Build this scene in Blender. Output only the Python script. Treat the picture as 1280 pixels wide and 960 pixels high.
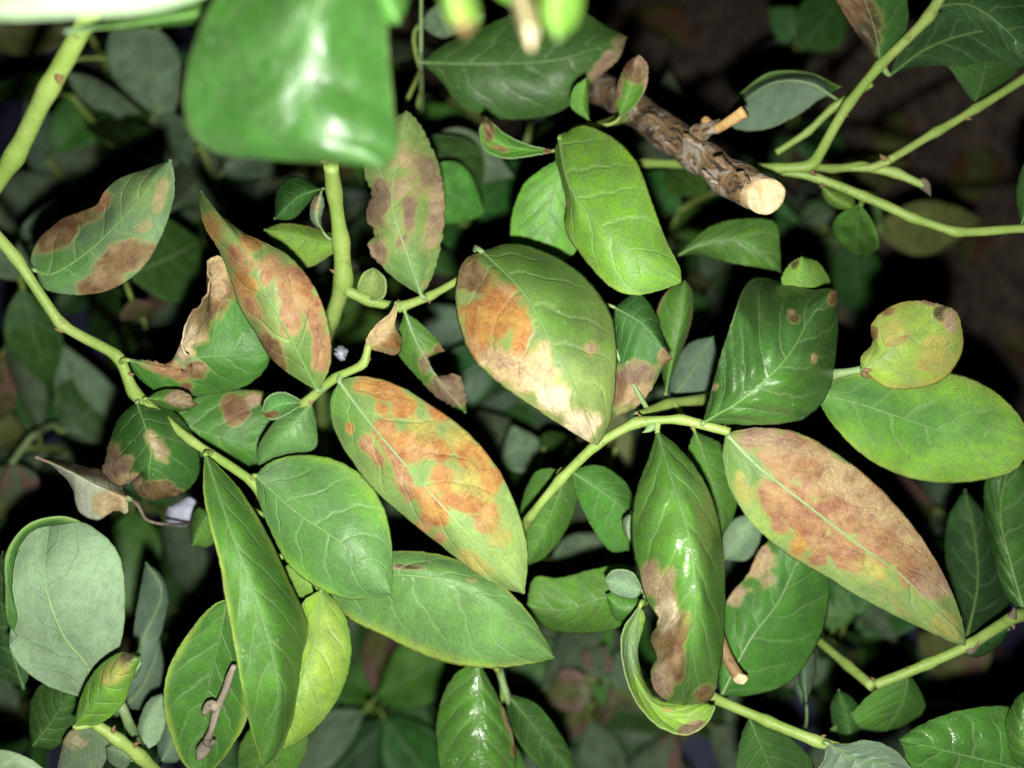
import bpy, math, random
import numpy as np
from mathutils import Vector, Matrix, Euler

random.seed(7); rng = np.random.default_rng(7)
scene = bpy.context.scene
for o in list(bpy.data.objects): bpy.data.objects.remove(o)

# ------------------------------------------------------------------ camera, light, exposure
F = 1000.0                                   # focal length in pixels of the 1280 px wide photograph
CAM_LOC = Vector((0.0, -0.2, 0.55))
CAM_ROT = Euler((math.radians(20), 0, 0))
cam_d = bpy.data.cameras.new('camera'); cam = bpy.data.objects.new('camera', cam_d)
scene.collection.objects.link(cam); scene.camera = cam
cam.location = CAM_LOC; cam.rotation_euler = CAM_ROT
cam_d.sensor_width = 36; cam_d.lens = 36 * F / 1280
cam_d.clip_start = 0.005; cam_d.clip_end = 100
cam_d.dof.use_dof = True; cam_d.dof.focus_distance = 0.166; cam_d.dof.aperture_fstop = 8.5

world = bpy.data.worlds.new('World'); scene.world = world; world.use_nodes = True
wn = world.node_tree.nodes; bg = wn['Background']
sky = wn.new('ShaderNodeTexSky'); sky.sky_type = 'NISHITA'; sky.sun_disc = False
sky.sun_elevation = math.radians(1); sky.sun_rotation = math.radians(180)
world.node_tree.links.new(sky.outputs[0], bg.inputs[0]); bg.inputs[1].default_value = 0.0005

RM = CAM_ROT.to_matrix()
flash_d = bpy.data.lights.new('phone_flash', 'POINT'); flash = bpy.data.objects.new('phone_flash', flash_d)
scene.collection.objects.link(flash)
flash.location = CAM_LOC + RM @ Vector((0.002, -0.017, 0.0))
flash_d.energy = 3.35; flash_d.shadow_soft_size = 0.0025; flash_d.color = (1.0, 0.97, 0.93)

scene.view_settings.view_transform = 'Standard'; scene.view_settings.look = 'None'
scene.view_settings.exposure = 0; scene.view_settings.gamma = 1
scene.render.engine = 'CYCLES'
scene.cycles.max_bounces = 3; scene.cycles.diffuse_bounces = 2; scene.cycles.glossy_bounces = 1; scene.cycles.transmission_bounces = 0; scene.cycles.transparent_max_bounces = 2; scene.cycles.caustics_reflective = False; scene.cycles.caustics_refractive = False
scene.render.resolution_x = 1024; scene.render.resolution_y = 768

COL = scene.collection
RMn = np.array(RM); CL = np.array(CAM_LOC)
def PW(x, y, z):
    """photo pixel + depth in cm -> world position (arrays allowed)"""
    x = np.asarray(x, float); y = np.asarray(y, float); z = np.asarray(z, float) / 100
    v = np.stack([(x - 640) / F * z, -(y - 480) / F * z, -z], -1)
    return v @ RMn.T + CL

# ------------------------------------------------------------------ materials
def mat(name):
    m = bpy.data.materials.new(name); m.use_nodes = True
    nt = m.node_tree; b = nt.nodes['Principled BSDF']
    def N(t, **k):
        n = nt.nodes.new(t)
        for a, v in k.items(): setattr(n, a, v)
        return n
    def L(a, c): nt.links.new(a, c)
    def val(x, sock):
        if hasattr(x, 'is_linked'): L(x, sock)
        else: sock.default_value = x
    def M(op, a, c=0.0, d=None, clamp=False):
        n = N('ShaderNodeMath', operation=op); n.use_clamp = clamp
        val(a, n.inputs[0]); val(c, n.inputs[1])
        if d is not None: val(d, n.inputs[2])
        return n.outputs[0]
    def MR(x, a, c, d=0.0, e=1.0):
        n = N('ShaderNodeMapRange', interpolation_type='SMOOTHSTEP')
        val(x, n.inputs[0]); n.inputs[1].default_value = a; n.inputs[2].default_value = c
        n.inputs[3].default_value = d; n.inputs[4].default_value = e
        return n.outputs[0]
    def MIX(f, a, c, blend='MIX'):
        n = N('ShaderNodeMix', data_type='RGBA', blend_type=blend)
        val(f, n.inputs[0])
        for s, x in ((n.inputs[6], a), (n.inputs[7], c)):
            if hasattr(x, 'is_linked'): L(x, s)
            else: s.default_value = (*x, 1) if len(x) == 3 else x
        return n.outputs[2]
    def NOISE(vec, sc, det=3, rough=0.55, dist=0.0):
        n = N('ShaderNodeTexNoise'); L(vec, n.inputs['Vector'])
        n.inputs['Scale'].default_value = sc; n.inputs['Detail'].default_value = det
        n.inputs['Roughness'].default_value = rough; n.inputs['Distortion'].default_value = dist
        return n.outputs[0]
    def VOR(vec, sc, feature='F1', rnd=1.0):
        n = N('ShaderNodeTexVoronoi', feature=feature); L(vec, n.inputs['Vector'])
        n.inputs['Scale'].default_value = sc; n.inputs['Randomness'].default_value = rnd
        return n.outputs['Distance']
    def BUMP(h, st, dist, prev=None):
        n = N('ShaderNodeBump'); n.inputs['Strength'].default_value = st; n.inputs['Distance'].default_value = dist
        L(h, n.inputs['Height'])
        if prev is not None: L(prev, n.inputs['Normal'])
        return n.outputs[0]
    def ATT(nm, ty='GEOMETRY'): return N('ShaderNodeAttribute', attribute_name=nm, attribute_type=ty)
    return m, b, N, L, M, MR, MIX, NOISE, VOR, BUMP, ATT

def leaf_material(name, under):
    m, b, N, L, M, MR, MIX, NOISE, VOR, BUMP, ATT = mat(name)
    base = ATT('pigment'); stain = ATT('stain'); pos = ATT('flat'); uvn = ATT('leaf_uv')
    P = pos.outputs['Vector']                      # leaf laid flat, in cm (+ seed in z)
    sx = N('ShaderNodeSeparateXYZ'); L(uvn.outputs['Vector'], sx.inputs[0])
    u, v, nv = sx.outputs[0], sx.outputs[1], sx.outputs[2]
    n_low = NOISE(P, 0.9, 3); n_mid = NOISE(P, 3.5, 3); n_hi = NOISE(P, 16, 2, 0.65)
    # pinnate side veins
    av = M('ABSOLUTE', v)
    curve = M('MULTIPLY', M('ADD', M('MULTIPLY', av, 0.55), M('MULTIPLY', M('MULTIPLY', av, av), 0.45)), 0.26)
    s = M('SUBTRACT', u, curve)
    side = M('MULTIPLY', M('GREATER_THAN', v, 0.0), 0.45)
    ph = M('ADD', M('ADD', M('MULTIPLY', s, nv), side), M('MULTIPLY', M('SUBTRACT', n_low, 0.5), 1.3))
    fr = M('ABSOLUTE', M('SUBTRACT', M('FRACT', ph), 0.5))          # 0 on the vein
    sec = M('MULTIPLY', M('MULTIPLY', MR(fr, 0.0, 0.10, 1, 0), MR(av, 0.55, 0.95, 1, 0.15)), MR(nv, 0.5, 2.0))
    # fine net
    warp = N('ShaderNodeVectorMath', operation='ADD'); L(P, warp.inputs[0])
    nz = N('ShaderNodeTexNoise'); L(P, nz.inputs['Vector']); nz.inputs['Scale'].default_value = 2.5
    sc_ = N('ShaderNodeVectorMath', operation='SCALE'); L(nz.outputs['Color'], sc_.inputs[0]); sc_.inputs['Scale'].default_value = 0.5
    L(sc_.outputs[0], warp.inputs[1]); PWp = warp.outputs[0]
    net1 = MR(VOR(PWp, 2.3, 'DISTANCE_TO_EDGE'), 0.0, 0.05, 1, 0)
    net2 = MR(VOR(PWp, 7.0, 'DISTANCE_TO_EDGE'), 0.0, 0.09, 1, 0)
    vein = M('MAXIMUM', sec, M('MULTIPLY', net1, 0.5))
    # pigment
    c = base.outputs['Color']
    oi = N('ShaderNodeObjectInfo')
    hs = N('ShaderNodeHueSaturation'); L(c, hs.inputs['Color'])
    L(MR(oi.outputs['Random'], 0, 1, 0.485, 0.506), hs.inputs['Hue'])
    L(M('ADD', MR(n_low, 0.25, 0.75, 0.8, 1.22), MR(n_mid, 0.25, 0.75, -0.12, 0.12)), hs.inputs['Value'])
    L(MR(n_mid, 0.2, 0.8, 0.92, 1.08), hs.inputs['Saturation'])
    c = hs.outputs[0]
    c = MIX(MR(n_hi, 0.35, 0.75, 0.0, 0.25), c, (0.02, 0.05, 0.012))
    veincol = MIX(0.5, c, (0.30, 0.40, 0.20) if not under else (0.10, 0.2, 0.09))
    c = MIX(M('MULTIPLY', sec, 0.34), c, veincol)
    c = MIX(M('MULTIPLY', net1, 0.09), c, veincol)
    c = MIX(M('MULTIPLY', net2, 0.10), c, veincol)
    # yellow and brown patches; they stop at the larger veins
    a = stain.outputs['Alpha']
    rag = M('ADD', M('MULTIPLY', M('SUBTRACT', n_mid, 0.5), 0.85), M('MULTIPLY', M('SUBTRACT', n_hi, 0.5), 0.5))
    aa = M('SUBTRACT', M('ADD', M('MULTIPLY', a, 1.32), M('MULTIPLY', rag, MR(a, 0.02, 0.3))), M('MULTIPLY', M('MAXIMUM', sec, M('MULTIPLY', net1, 0.35)), 0.38))
    k = M('MULTIPLY', MR(aa, 0.10, 1.02), MR(n_mid, 0.25, 0.7, 1.0, 0.78))
    sc = stain.outputs['Color']
    hs2 = N('ShaderNodeHueSaturation'); L(sc, hs2.inputs['Color'])
    L(MR(n_mid, 0.2, 0.8, 0.488, 0.512), hs2.inputs['Hue'])
    L(M('ADD', MR(n_mid, 0.25, 0.75, 0.72, 1.2), MR(n_hi, 0.25, 0.75, -0.2, 0.2)), hs2.inputs['Value'])
    scol = MIX(M('MULTIPLY', net2, 0.25), hs2.outputs[0], (0.10, 0.05, 0.02))
    c = MIX(M('MULTIPLY', MR(aa, 0.0, 0.4), 0.5), c, (0.28, 0.27, 0.08))
    scol = MIX(MR(NOISE(P, 1.9, 3), 0.5, 0.74, 0, 0.38), scol, (0.46, 0.34, 0.20))
    c = MIX(k, c, scol)
    # pale scratches and dust
    con = M('ABSOLUTE', M('SUBTRACT', NOISE(P, 4.5, 1, 0.4, 1.0), 0.5))
    scr = M('MULTIPLY', MR(con, 0.0, 0.012, 1, 0), MR(NOISE(P, 2.6, 2), 0.66, 0.70))
    dust = M('MULTIPLY', MR(VOR(P, 11), 0.0, 0.10, 1, 0), MR(NOISE(P, 1.2, 2), 0.5, 0.66))
    lint = M('MAXIMUM', scr, dust)
    c = MIX(M('MULTIPLY', lint, 0.55 if not under else 0.15), c, (0.55, 0.58, 0.5))
    L(c, b.inputs['Base Color'])
    gl = base.outputs['Alpha']
    r0 = M('SUBTRACT', 0.78 if under else 0.62, M('MULTIPLY', gl, 0.10 if under else 0.36))
    r0 = M('ADD', r0, M('ADD', M('MULTIPLY', k, 0.14), M('MULTIPLY', M('SUBTRACT', n_mid, 0.5), 0.22)))
    L(r0, b.inputs['Roughness'])
    L(M('ADD', 0.07, M('MULTIPLY', gl, 0.40)), b.inputs['Specular IOR Level'])
    h = M('SUBTRACT', M('MULTIPLY', n_hi, 0.35), M('ADD', M('MULTIPLY', sec, 0.8), M('ADD', M('MULTIPLY', net1, 0.12), M('MULTIPLY', net2, 0.15))))
    if under: h = M('MULTIPLY', h, -0.6)
    h = M('ADD', h, M('MULTIPLY', M('MULTIPLY', k, n_hi), 0.8))
    L(BUMP(h, 0.55, 0.00028), b.inputs['Normal'])
    return m

def stem_material(name, c1, c2, c3, rough=0.5):
    m, b, N, L, M, MR, MIX, NOISE, VOR, BUMP, ATT = mat(name)
    tc = N('ShaderNodeTexCoord'); P = tc.outputs['Object']
    n1 = NOISE(P, 90, 4); n2 = NOISE(P, 420, 4, 0.7); n3 = NOISE(P, 1500, 2)
    c = MIX(MR(n1, 0.35, 0.65), c1, c2)
    c = MIX(MR(n2, 0.58, 0.72, 0, 0.75), c, c3)
    c = MIX(MR(n3, 0.6, 0.8, 0, 0.3), c, (0.5, 0.52, 0.4))
    L(c, b.inputs['Base Color']); b.inputs['Roughness'].default_value = rough
    b.inputs['Specular IOR Level'].default_value = 0.35
    L(BUMP(M('ADD', n2, M('MULTIPLY', n3, 0.5)), 0.5, 0.0004), b.inputs['Normal'])
    return m

def bark_material():
    m, b, N, L, M, MR, MIX, NOISE, VOR, BUMP, ATT = mat('old_bark')
    tc = N('ShaderNodeTexCoord'); uv = ATT('tube_uv'); P = tc.outputs['Object']
    mp = N('ShaderNodeMapping'); L(uv.outputs['Vector'], mp.inputs[0]); mp.inputs['Scale'].default_value = (1.0, 2.2, 1)
    n1 = NOISE(mp.outputs[0], 2.2, 5, 0.6, 0.8); n2 = NOISE(P, 300, 5, 0.7, 0.4); n3 = NOISE(P, 900, 3)
    w = NOISE(P, 140, 4, 0.6, 1.5)
    c = MIX(MR(n1, 0.40, 0.52), (0.022, 0.016, 0.012), (0.21, 0.135, 0.058))
    c = MIX(MR(w, 0.52, 0.60, 0, 0.8), c, (0.34, 0.31, 0.25))
    c = MIX(MR(n2, 0.56, 0.64, 0, 0.8), c, (0.05, 0.035, 0.025))
    c = MIX(MR(n3, 0.6, 0.75, 0, 0.4), c, (0.5, 0.45, 0.36))
    L(c, b.inputs['Base Color']); b.inputs['Roughness'].default_value = 0.75
    L(BUMP(M('ADD', M('ADD', w, n2), M('MULTIPLY', n3, 0.4)), 0.8, 0.0009), b.inputs['Normal'])
    return m

def wood_material(name, c1, c2):
    m, b, N, L, M, MR, MIX, NOISE, VOR, BUMP, ATT = mat(name)
    tc = N('ShaderNodeTexCoord'); P = tc.outputs['Object']
    n1 = NOISE(P, 350, 4, 0.6, 0.5); n2 = NOISE(P, 1600, 3)
    c = MIX(MR(n1, 0.35, 0.7), c1, c2)
    c = MIX(MR(n2, 0.55, 0.75, 0, 0.5), c, tuple(x * 0.45 for x in c2))
    L(c, b.inputs['Base Color']); b.inputs['Roughness'].default_value = 0.8
    L(BUMP(M('ADD', n1, n2), 0.7, 0.0004), b.inputs['Normal'])
    return m

def soil_material():
    m, b, N, L, M, MR, MIX, NOISE, VOR, BUMP, ATT = mat('soil')
    tc = N('ShaderNodeTexCoord'); P = tc.outputs['Object']
    n1 = NOISE(P, 9, 6, 0.65); n2 = NOISE(P, 70, 6, 0.7); v = VOR(P, 55); v2 = VOR(P, 140)
    c = MIX(MR(n1, 0.35, 0.65), (0.135, 0.10, 0.073), (0.25, 0.19, 0.14))
    c = MIX(MR(n2, 0.35, 0.7), c, (0.075, 0.055, 0.042))
    c = MIX(MR(v2, 0.1, 0.3, 0.35, 0), c, (0.26, 0.22, 0.17))
    L(c, b.inputs['Base Color']); b.inputs['Roughness'].default_value = 0.95
    L(BUMP(M('ADD', M('ADD', n2, v), M('MULTIPLY', v2, 0.5)), 1.0, 0.01), b.inputs['Normal'])
    return m

def mat_fabric():
    m, b, N, L, M, MR, MIX, NOISE, VOR, BUMP, ATT = mat('woven_fabric')
    tc = N('ShaderNodeTexCoord'); P = tc.outputs['Object']
    w = N('ShaderNodeTexWave', wave_type='BANDS', bands_direction='X'); L(P, w.inputs[0]); w.inputs['Scale'].default_value = 160
    w2 = N('ShaderNodeTexWave', wave_type='BANDS', bands_direction='Y'); L(P, w2.inputs[0]); w2.inputs['Scale'].default_value = 160
    n = NOISE(P, 12, 5, 0.6); n2 = NOISE(P, 60, 4)
    c = MIX(MR(n, 0.3, 0.7), (0.045, 0.052, 0.115), (0.10, 0.11, 0.21))
    c = MIX(MR(n2, 0.55, 0.75, 0, 0.6), c, (0.055, 0.045, 0.04))
    L(c, b.inputs['Base Color']); b.inputs['Roughness'].default_value = 0.6
    L(BUMP(M('MULTIPLY', w.outputs[1], w2.outputs[1]), 0.5, 0.001), b.inputs['Normal'])
    return m

def plain_leaf_material(name, under):
    m, b, N, L, M, MR, MIX, NOISE, VOR, BUMP, ATT = mat(name)
    base = ATT('pigment'); stain = ATT('stain'); P = ATT('flat').outputs['Vector']
    sx = N('ShaderNodeSeparateXYZ'); L(ATT('leaf_uv').outputs['Vector'], sx.inputs[0]); u, v = sx.outputs[0], sx.outputs[1]
    n = NOISE(P, 1.6, 3); av = M('ABSOLUTE', v); oi = N('ShaderNodeObjectInfo')
    ph = M('ADD', M('MULTIPLY', M('SUBTRACT', u, M('MULTIPLY', av, 0.24)), 6.0), M('ADD', M('MULTIPLY', M('GREATER_THAN', v, 0.0), 0.45), n))
    sec = MR(M('ABSOLUTE', M('SUBTRACT', M('FRACT', ph), 0.5)), 0.0, 0.07, 1, 0)
    vein = M('MAXIMUM', M('MULTIPLY', sec, 0.35), MR(av, 0.015, 0.06, 0.8, 0))
    hs = N('ShaderNodeHueSaturation'); L(base.outputs['Color'], hs.inputs['Color'])
    L(MR(oi.outputs['Random'], 0, 1, 0.48, 0.51), hs.inputs['Hue']); L(M('MULTIPLY', MR(oi.outputs['Random'], 0, 1, 0.7, 1.25), MR(n, 0.25, 0.75, 0.7, 1.3)), hs.inputs['Value'])
    c = MIX(M('MULTIPLY', vein, 0.6), hs.outputs[0], (0.16, 0.24, 0.11))
    a = stain.outputs['Alpha']; c = MIX(MR(M('ADD', a, M('SUBTRACT', n, 0.5)), 0.3, 0.7), c, stain.outputs['Color'])
    L(c, b.inputs['Base Color']); b.inputs['Roughness'].default_value = 0.7 if under else 0.45; b.inputs['Specular IOR Level'].default_value = 0.12 if under else 0.28
    L(BUMP(M('SUBTRACT', n, M('MULTIPLY', vein, 0.5)), 0.5, 0.0008), b.inputs['Normal'])
    return m
LEAF_TOP = leaf_material('leaf_upper_side', False)
LEAF_UND = leaf_material('leaf_under_side', True)
STEM = stem_material('green_stem', (0.19, 0.30, 0.055), (0.26, 0.36, 0.09), (0.11, 0.15, 0.04))
STEM_PALE = stem_material('midrib_pale', (0.17, 0.28, 0.10), (0.24, 0.34, 0.15), (0.12, 0.2, 0.07), 0.55)
RIB = stem_material('midrib_green', (0.115, 0.235, 0.055), (0.15, 0.26, 0.08), (0.08, 0.17, 0.04), 0.6)
RIB_DARK = stem_material('midrib_dark', (0.085, 0.18, 0.05), (0.11, 0.21, 0.065), (0.06, 0.13, 0.035), 0.6)
BUD = stem_material('bud_scales', (0.13, 0.08, 0.035), (0.22, 0.14, 0.06), (0.05, 0.028, 0.02), 0.65)
DRYTIP = stem_material('dry_tip', (0.09, 0.07, 0.05), (0.19, 0.155, 0.11), (0.035, 0.028, 0.02), 0.9)
CANE = stem_material('brown_cane', (0.15, 0.11, 0.06), (0.20, 0.15, 0.08), (0.08, 0.06, 0.03), 0.75)
TWIG = stem_material('dead_twig', (0.11, 0.09, 0.065), (0.27, 0.23, 0.17), (0.035, 0.028, 0.02), 0.8)
BARK = bark_material()
WOOD = wood_material('cut_wood', (0.68, 0.56, 0.34), (0.48, 0.34, 0.16))
SPLIT = wood_material('split_wood', (0.55, 0.36, 0.13), (0.42, 0.24, 0.08))
PLAIN_TOP = plain_leaf_material('dim_leaf_upper_side', False); PLAIN_UND = plain_leaf_material('dim_leaf_under_side', True)
SOIL = soil_material(); FABRIC = mat_fabric()
SILK = wood_material('white_silk', (0.36, 0.38, 0.46), (0.22, 0.23, 0.28))

# ------------------------------------------------------------------ mesh helpers
def smooth(a, b, x):
    t = np.clip((x - a) / (b - a), 0, 1); return t * t * (3 - 2 * t)

class Wob:                                       # smooth pseudo noise in 2-D, about -1..1
    def __init__(s, seed, n=9):
        r = np.random.default_rng(abs(int(seed))); a = r.uniform(0, 6.283, n); f = r.uniform(0.5, 1.6, n)
        s.k = np.stack([np.cos(a) * f, np.sin(a) * f], 1); s.p = r.uniform(0, 6.283, n); s.n = n
    def __call__(s, x, y, sc=1.0):
        t = 0
        for k, p in zip(s.k, s.p): t = t + np.sin((k[0] * x + k[1] * y) * sc + p)
        return t / (s.n ** 0.5) * 0.8

def crom(pts, n, m=24):
    """Catmull-Rom through pts (k,d); resampled by arc length (first two coords) at n parameters"""
    p = np.asarray(pts, float)
    q = np.vstack([2 * p[0] - p[1], p, 2 * p[-1] - p[-2]])
    out = []
    for i in range(1, len(q) - 2):
        p0, p1, p2, p3 = q[i - 1], q[i], q[i + 1], q[i + 2]
        d = [max(np.linalg.norm((b_ - a_)[:2]), 1e-6) ** 0.5 for a_, b_ in ((p0, p1), (p1, p2), (p2, p3))]
        m1 = ((p1 - p0) / d[0] - (p2 - p0) / (d[0] + d[1]) + (p2 - p1) / d[1]) * d[1]
        m2 = ((p2 - p1) / d[1] - (p3 - p1) / (d[1] + d[2]) + (p3 - p2) / d[2]) * d[1]
        t = np.linspace(0, 1, m, endpoint=False)[:, None]
        out.append(p1 + m1 * t + (-3 * p1 + 3 * p2 - 2 * m1 - m2) * t ** 2 + (2 * p1 - 2 * p2 + m1 + m2) * t ** 3)
    c = np.vstack(out + [p[-1:]])
    s = np.concatenate([[0], np.cumsum(np.linalg.norm(np.diff(c[:, :2], axis=0), axis=1))]); s /= s[-1]
    tt = np.linspace(0, 1, n) if np.isscalar(n) else n
    return np.stack([np.interp(tt, s, c[:, j]) for j in range(p.shape[1])], 1)

def link(name, me, parent=None, loc=(0, 0, 0)):
    o = bpy.data.objects.new(name, me); COL.objects.link(o); o.location = loc
    if parent is not None: o.parent = parent
    return o

def mesh_from(name, V, Fq, mats, midx=None, smooth_=True):
    me = bpy.data.meshes.new(name)
    V = np.asarray(V, np.float32)
    me.vertices.add(len(V)); me.vertices.foreach_set('co', V.ravel())
    lens = np.array([len(f) for f in Fq], np.int32) if not isinstance(Fq, np.ndarray) else np.full(len(Fq), Fq.shape[1], np.int32)
    flat = np.concatenate([np.asarray(f, np.int32) for f in Fq]) if not isinstance(Fq, np.ndarray) else Fq.astype(np.int32).ravel()
    me.loops.add(len(flat)); me.loops.foreach_set('vertex_index', flat)
    me.polygons.add(len(lens)); st = np.concatenate([[0], np.cumsum(lens)[:-1]]).astype(np.int32)
    me.polygons.foreach_set('loop_start', st); me.polygons.foreach_set('loop_total', lens)
    for m in mats: me.materials.append(m)
    if midx is not None: me.polygons.foreach_set('material_index', np.asarray(midx, np.int32))
    me.polygons.foreach_set('use_smooth', np.full(len(lens), smooth_))
    me.update(calc_edges=True); me.validate()
    return me

def tube_mesh(name, C, R, material, seg=10, wob=0.0, seed=0, caps=True, uv=False):
    """tube through world points C (n,3) with radii R"""
    C = np.asarray(C, float); n = len(C); R = np.broadcast_to(np.asarray(R, float), (n,))
    T = np.gradient(C, axis=0); T /= np.linalg.norm(T, axis=1, keepdims=True) + 1e-12
    up = np.array([0.13, 0.31, 0.94])
    A = np.cross(T, up); bad = np.linalg.norm(A, axis=1) < 1e-3; A[bad] = (1, 0, 0)
    for i in range(1, n):                                   # parallel transport
        a = A[i - 1] - T[i] * np.dot(A[i - 1], T[i]); A[i] = a
    A /= np.linalg.norm(A, axis=1, keepdims=True); B = np.cross(T, A)
    th = np.linspace(0, 2 * math.pi, seg, endpoint=False)
    W = Wob(seed)
    rr = R[:, None] * (1 + wob * W(np.arange(n)[:, None] * 0.45, np.cos(th)[None, :] * 2.0 + np.sin(th)[None, :] * 1.3, 1.0))
    V = C[:, None] + rr[..., None] * (np.cos(th)[None, :, None] * A[:, None] + np.sin(th)[None, :, None] * B[:, None])
    V = V.reshape(-1, 3)
    Fq = []
    for i in range(n - 1):
        for j in range(seg):
            k = (j + 1) % seg
            Fq.append((i * seg + j, i * seg + k, (i + 1) * seg + k, (i + 1) * seg + j))
    if caps:
        Fq.append(tuple(range(seg))[::-1]); Fq.append(tuple((n - 1) * seg + j for j in range(seg)))
    me = mesh_from(name, V, Fq, [material])
    if uv:
        s = np.concatenate([[0], np.cumsum(np.linalg.norm(np.diff(C, axis=0), axis=1))]) * 100
        a = me.attributes.new('tube_uv', 'FLOAT_VECTOR', 'POINT')
        d = np.zeros((n, seg, 3), np.float32); d[..., 0] = s[:, None]; d[..., 1] = np.cos(th); d[..., 2] = np.sin(th)
        a.data.foreach_set('vector', d.ravel())
    return me

# ------------------------------------------------------------------ pigments (real-world base colours) and patch colours
PIG = dict(
    near=(0.030, 0.090, 0.015), green=(0.055, 0.160, 0.024), bright=(0.105, 0.27, 0.034), dark=(0.032, 0.105, 0.020), deep=(0.026, 0.075, 0.022),
    blue=(0.085, 0.21, 0.055), pale=(0.165, 0.245, 0.072), glauc=(0.185, 0.285, 0.160), grey=(0.110, 0.175, 0.11),
    yel=(0.230, 0.330, 0.055), lime=(0.16, 0.31, 0.045), mott=(0.115, 0.19, 0.085), dry=(0.30, 0.24, 0.13), tan=(0.36, 0.24, 0.12),
    white=(0.36, 0.39, 0.29), olive=(0.12, 0.14, 0.04))
PAT = dict(o=(0.33, 0.145, 0.040), b=(0.140, 0.070, 0.036), t=(0.42, 0.30, 0.165), w=(0.62, 0.51, 0.34), y=(0.30, 0.26, 0.065),
           p=(0.17, 0.105, 0.08), d=(0.04, 0.025, 0.018), r=(0.28, 0.135, 0.070), k=(0.30, 0.205, 0.135))

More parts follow.
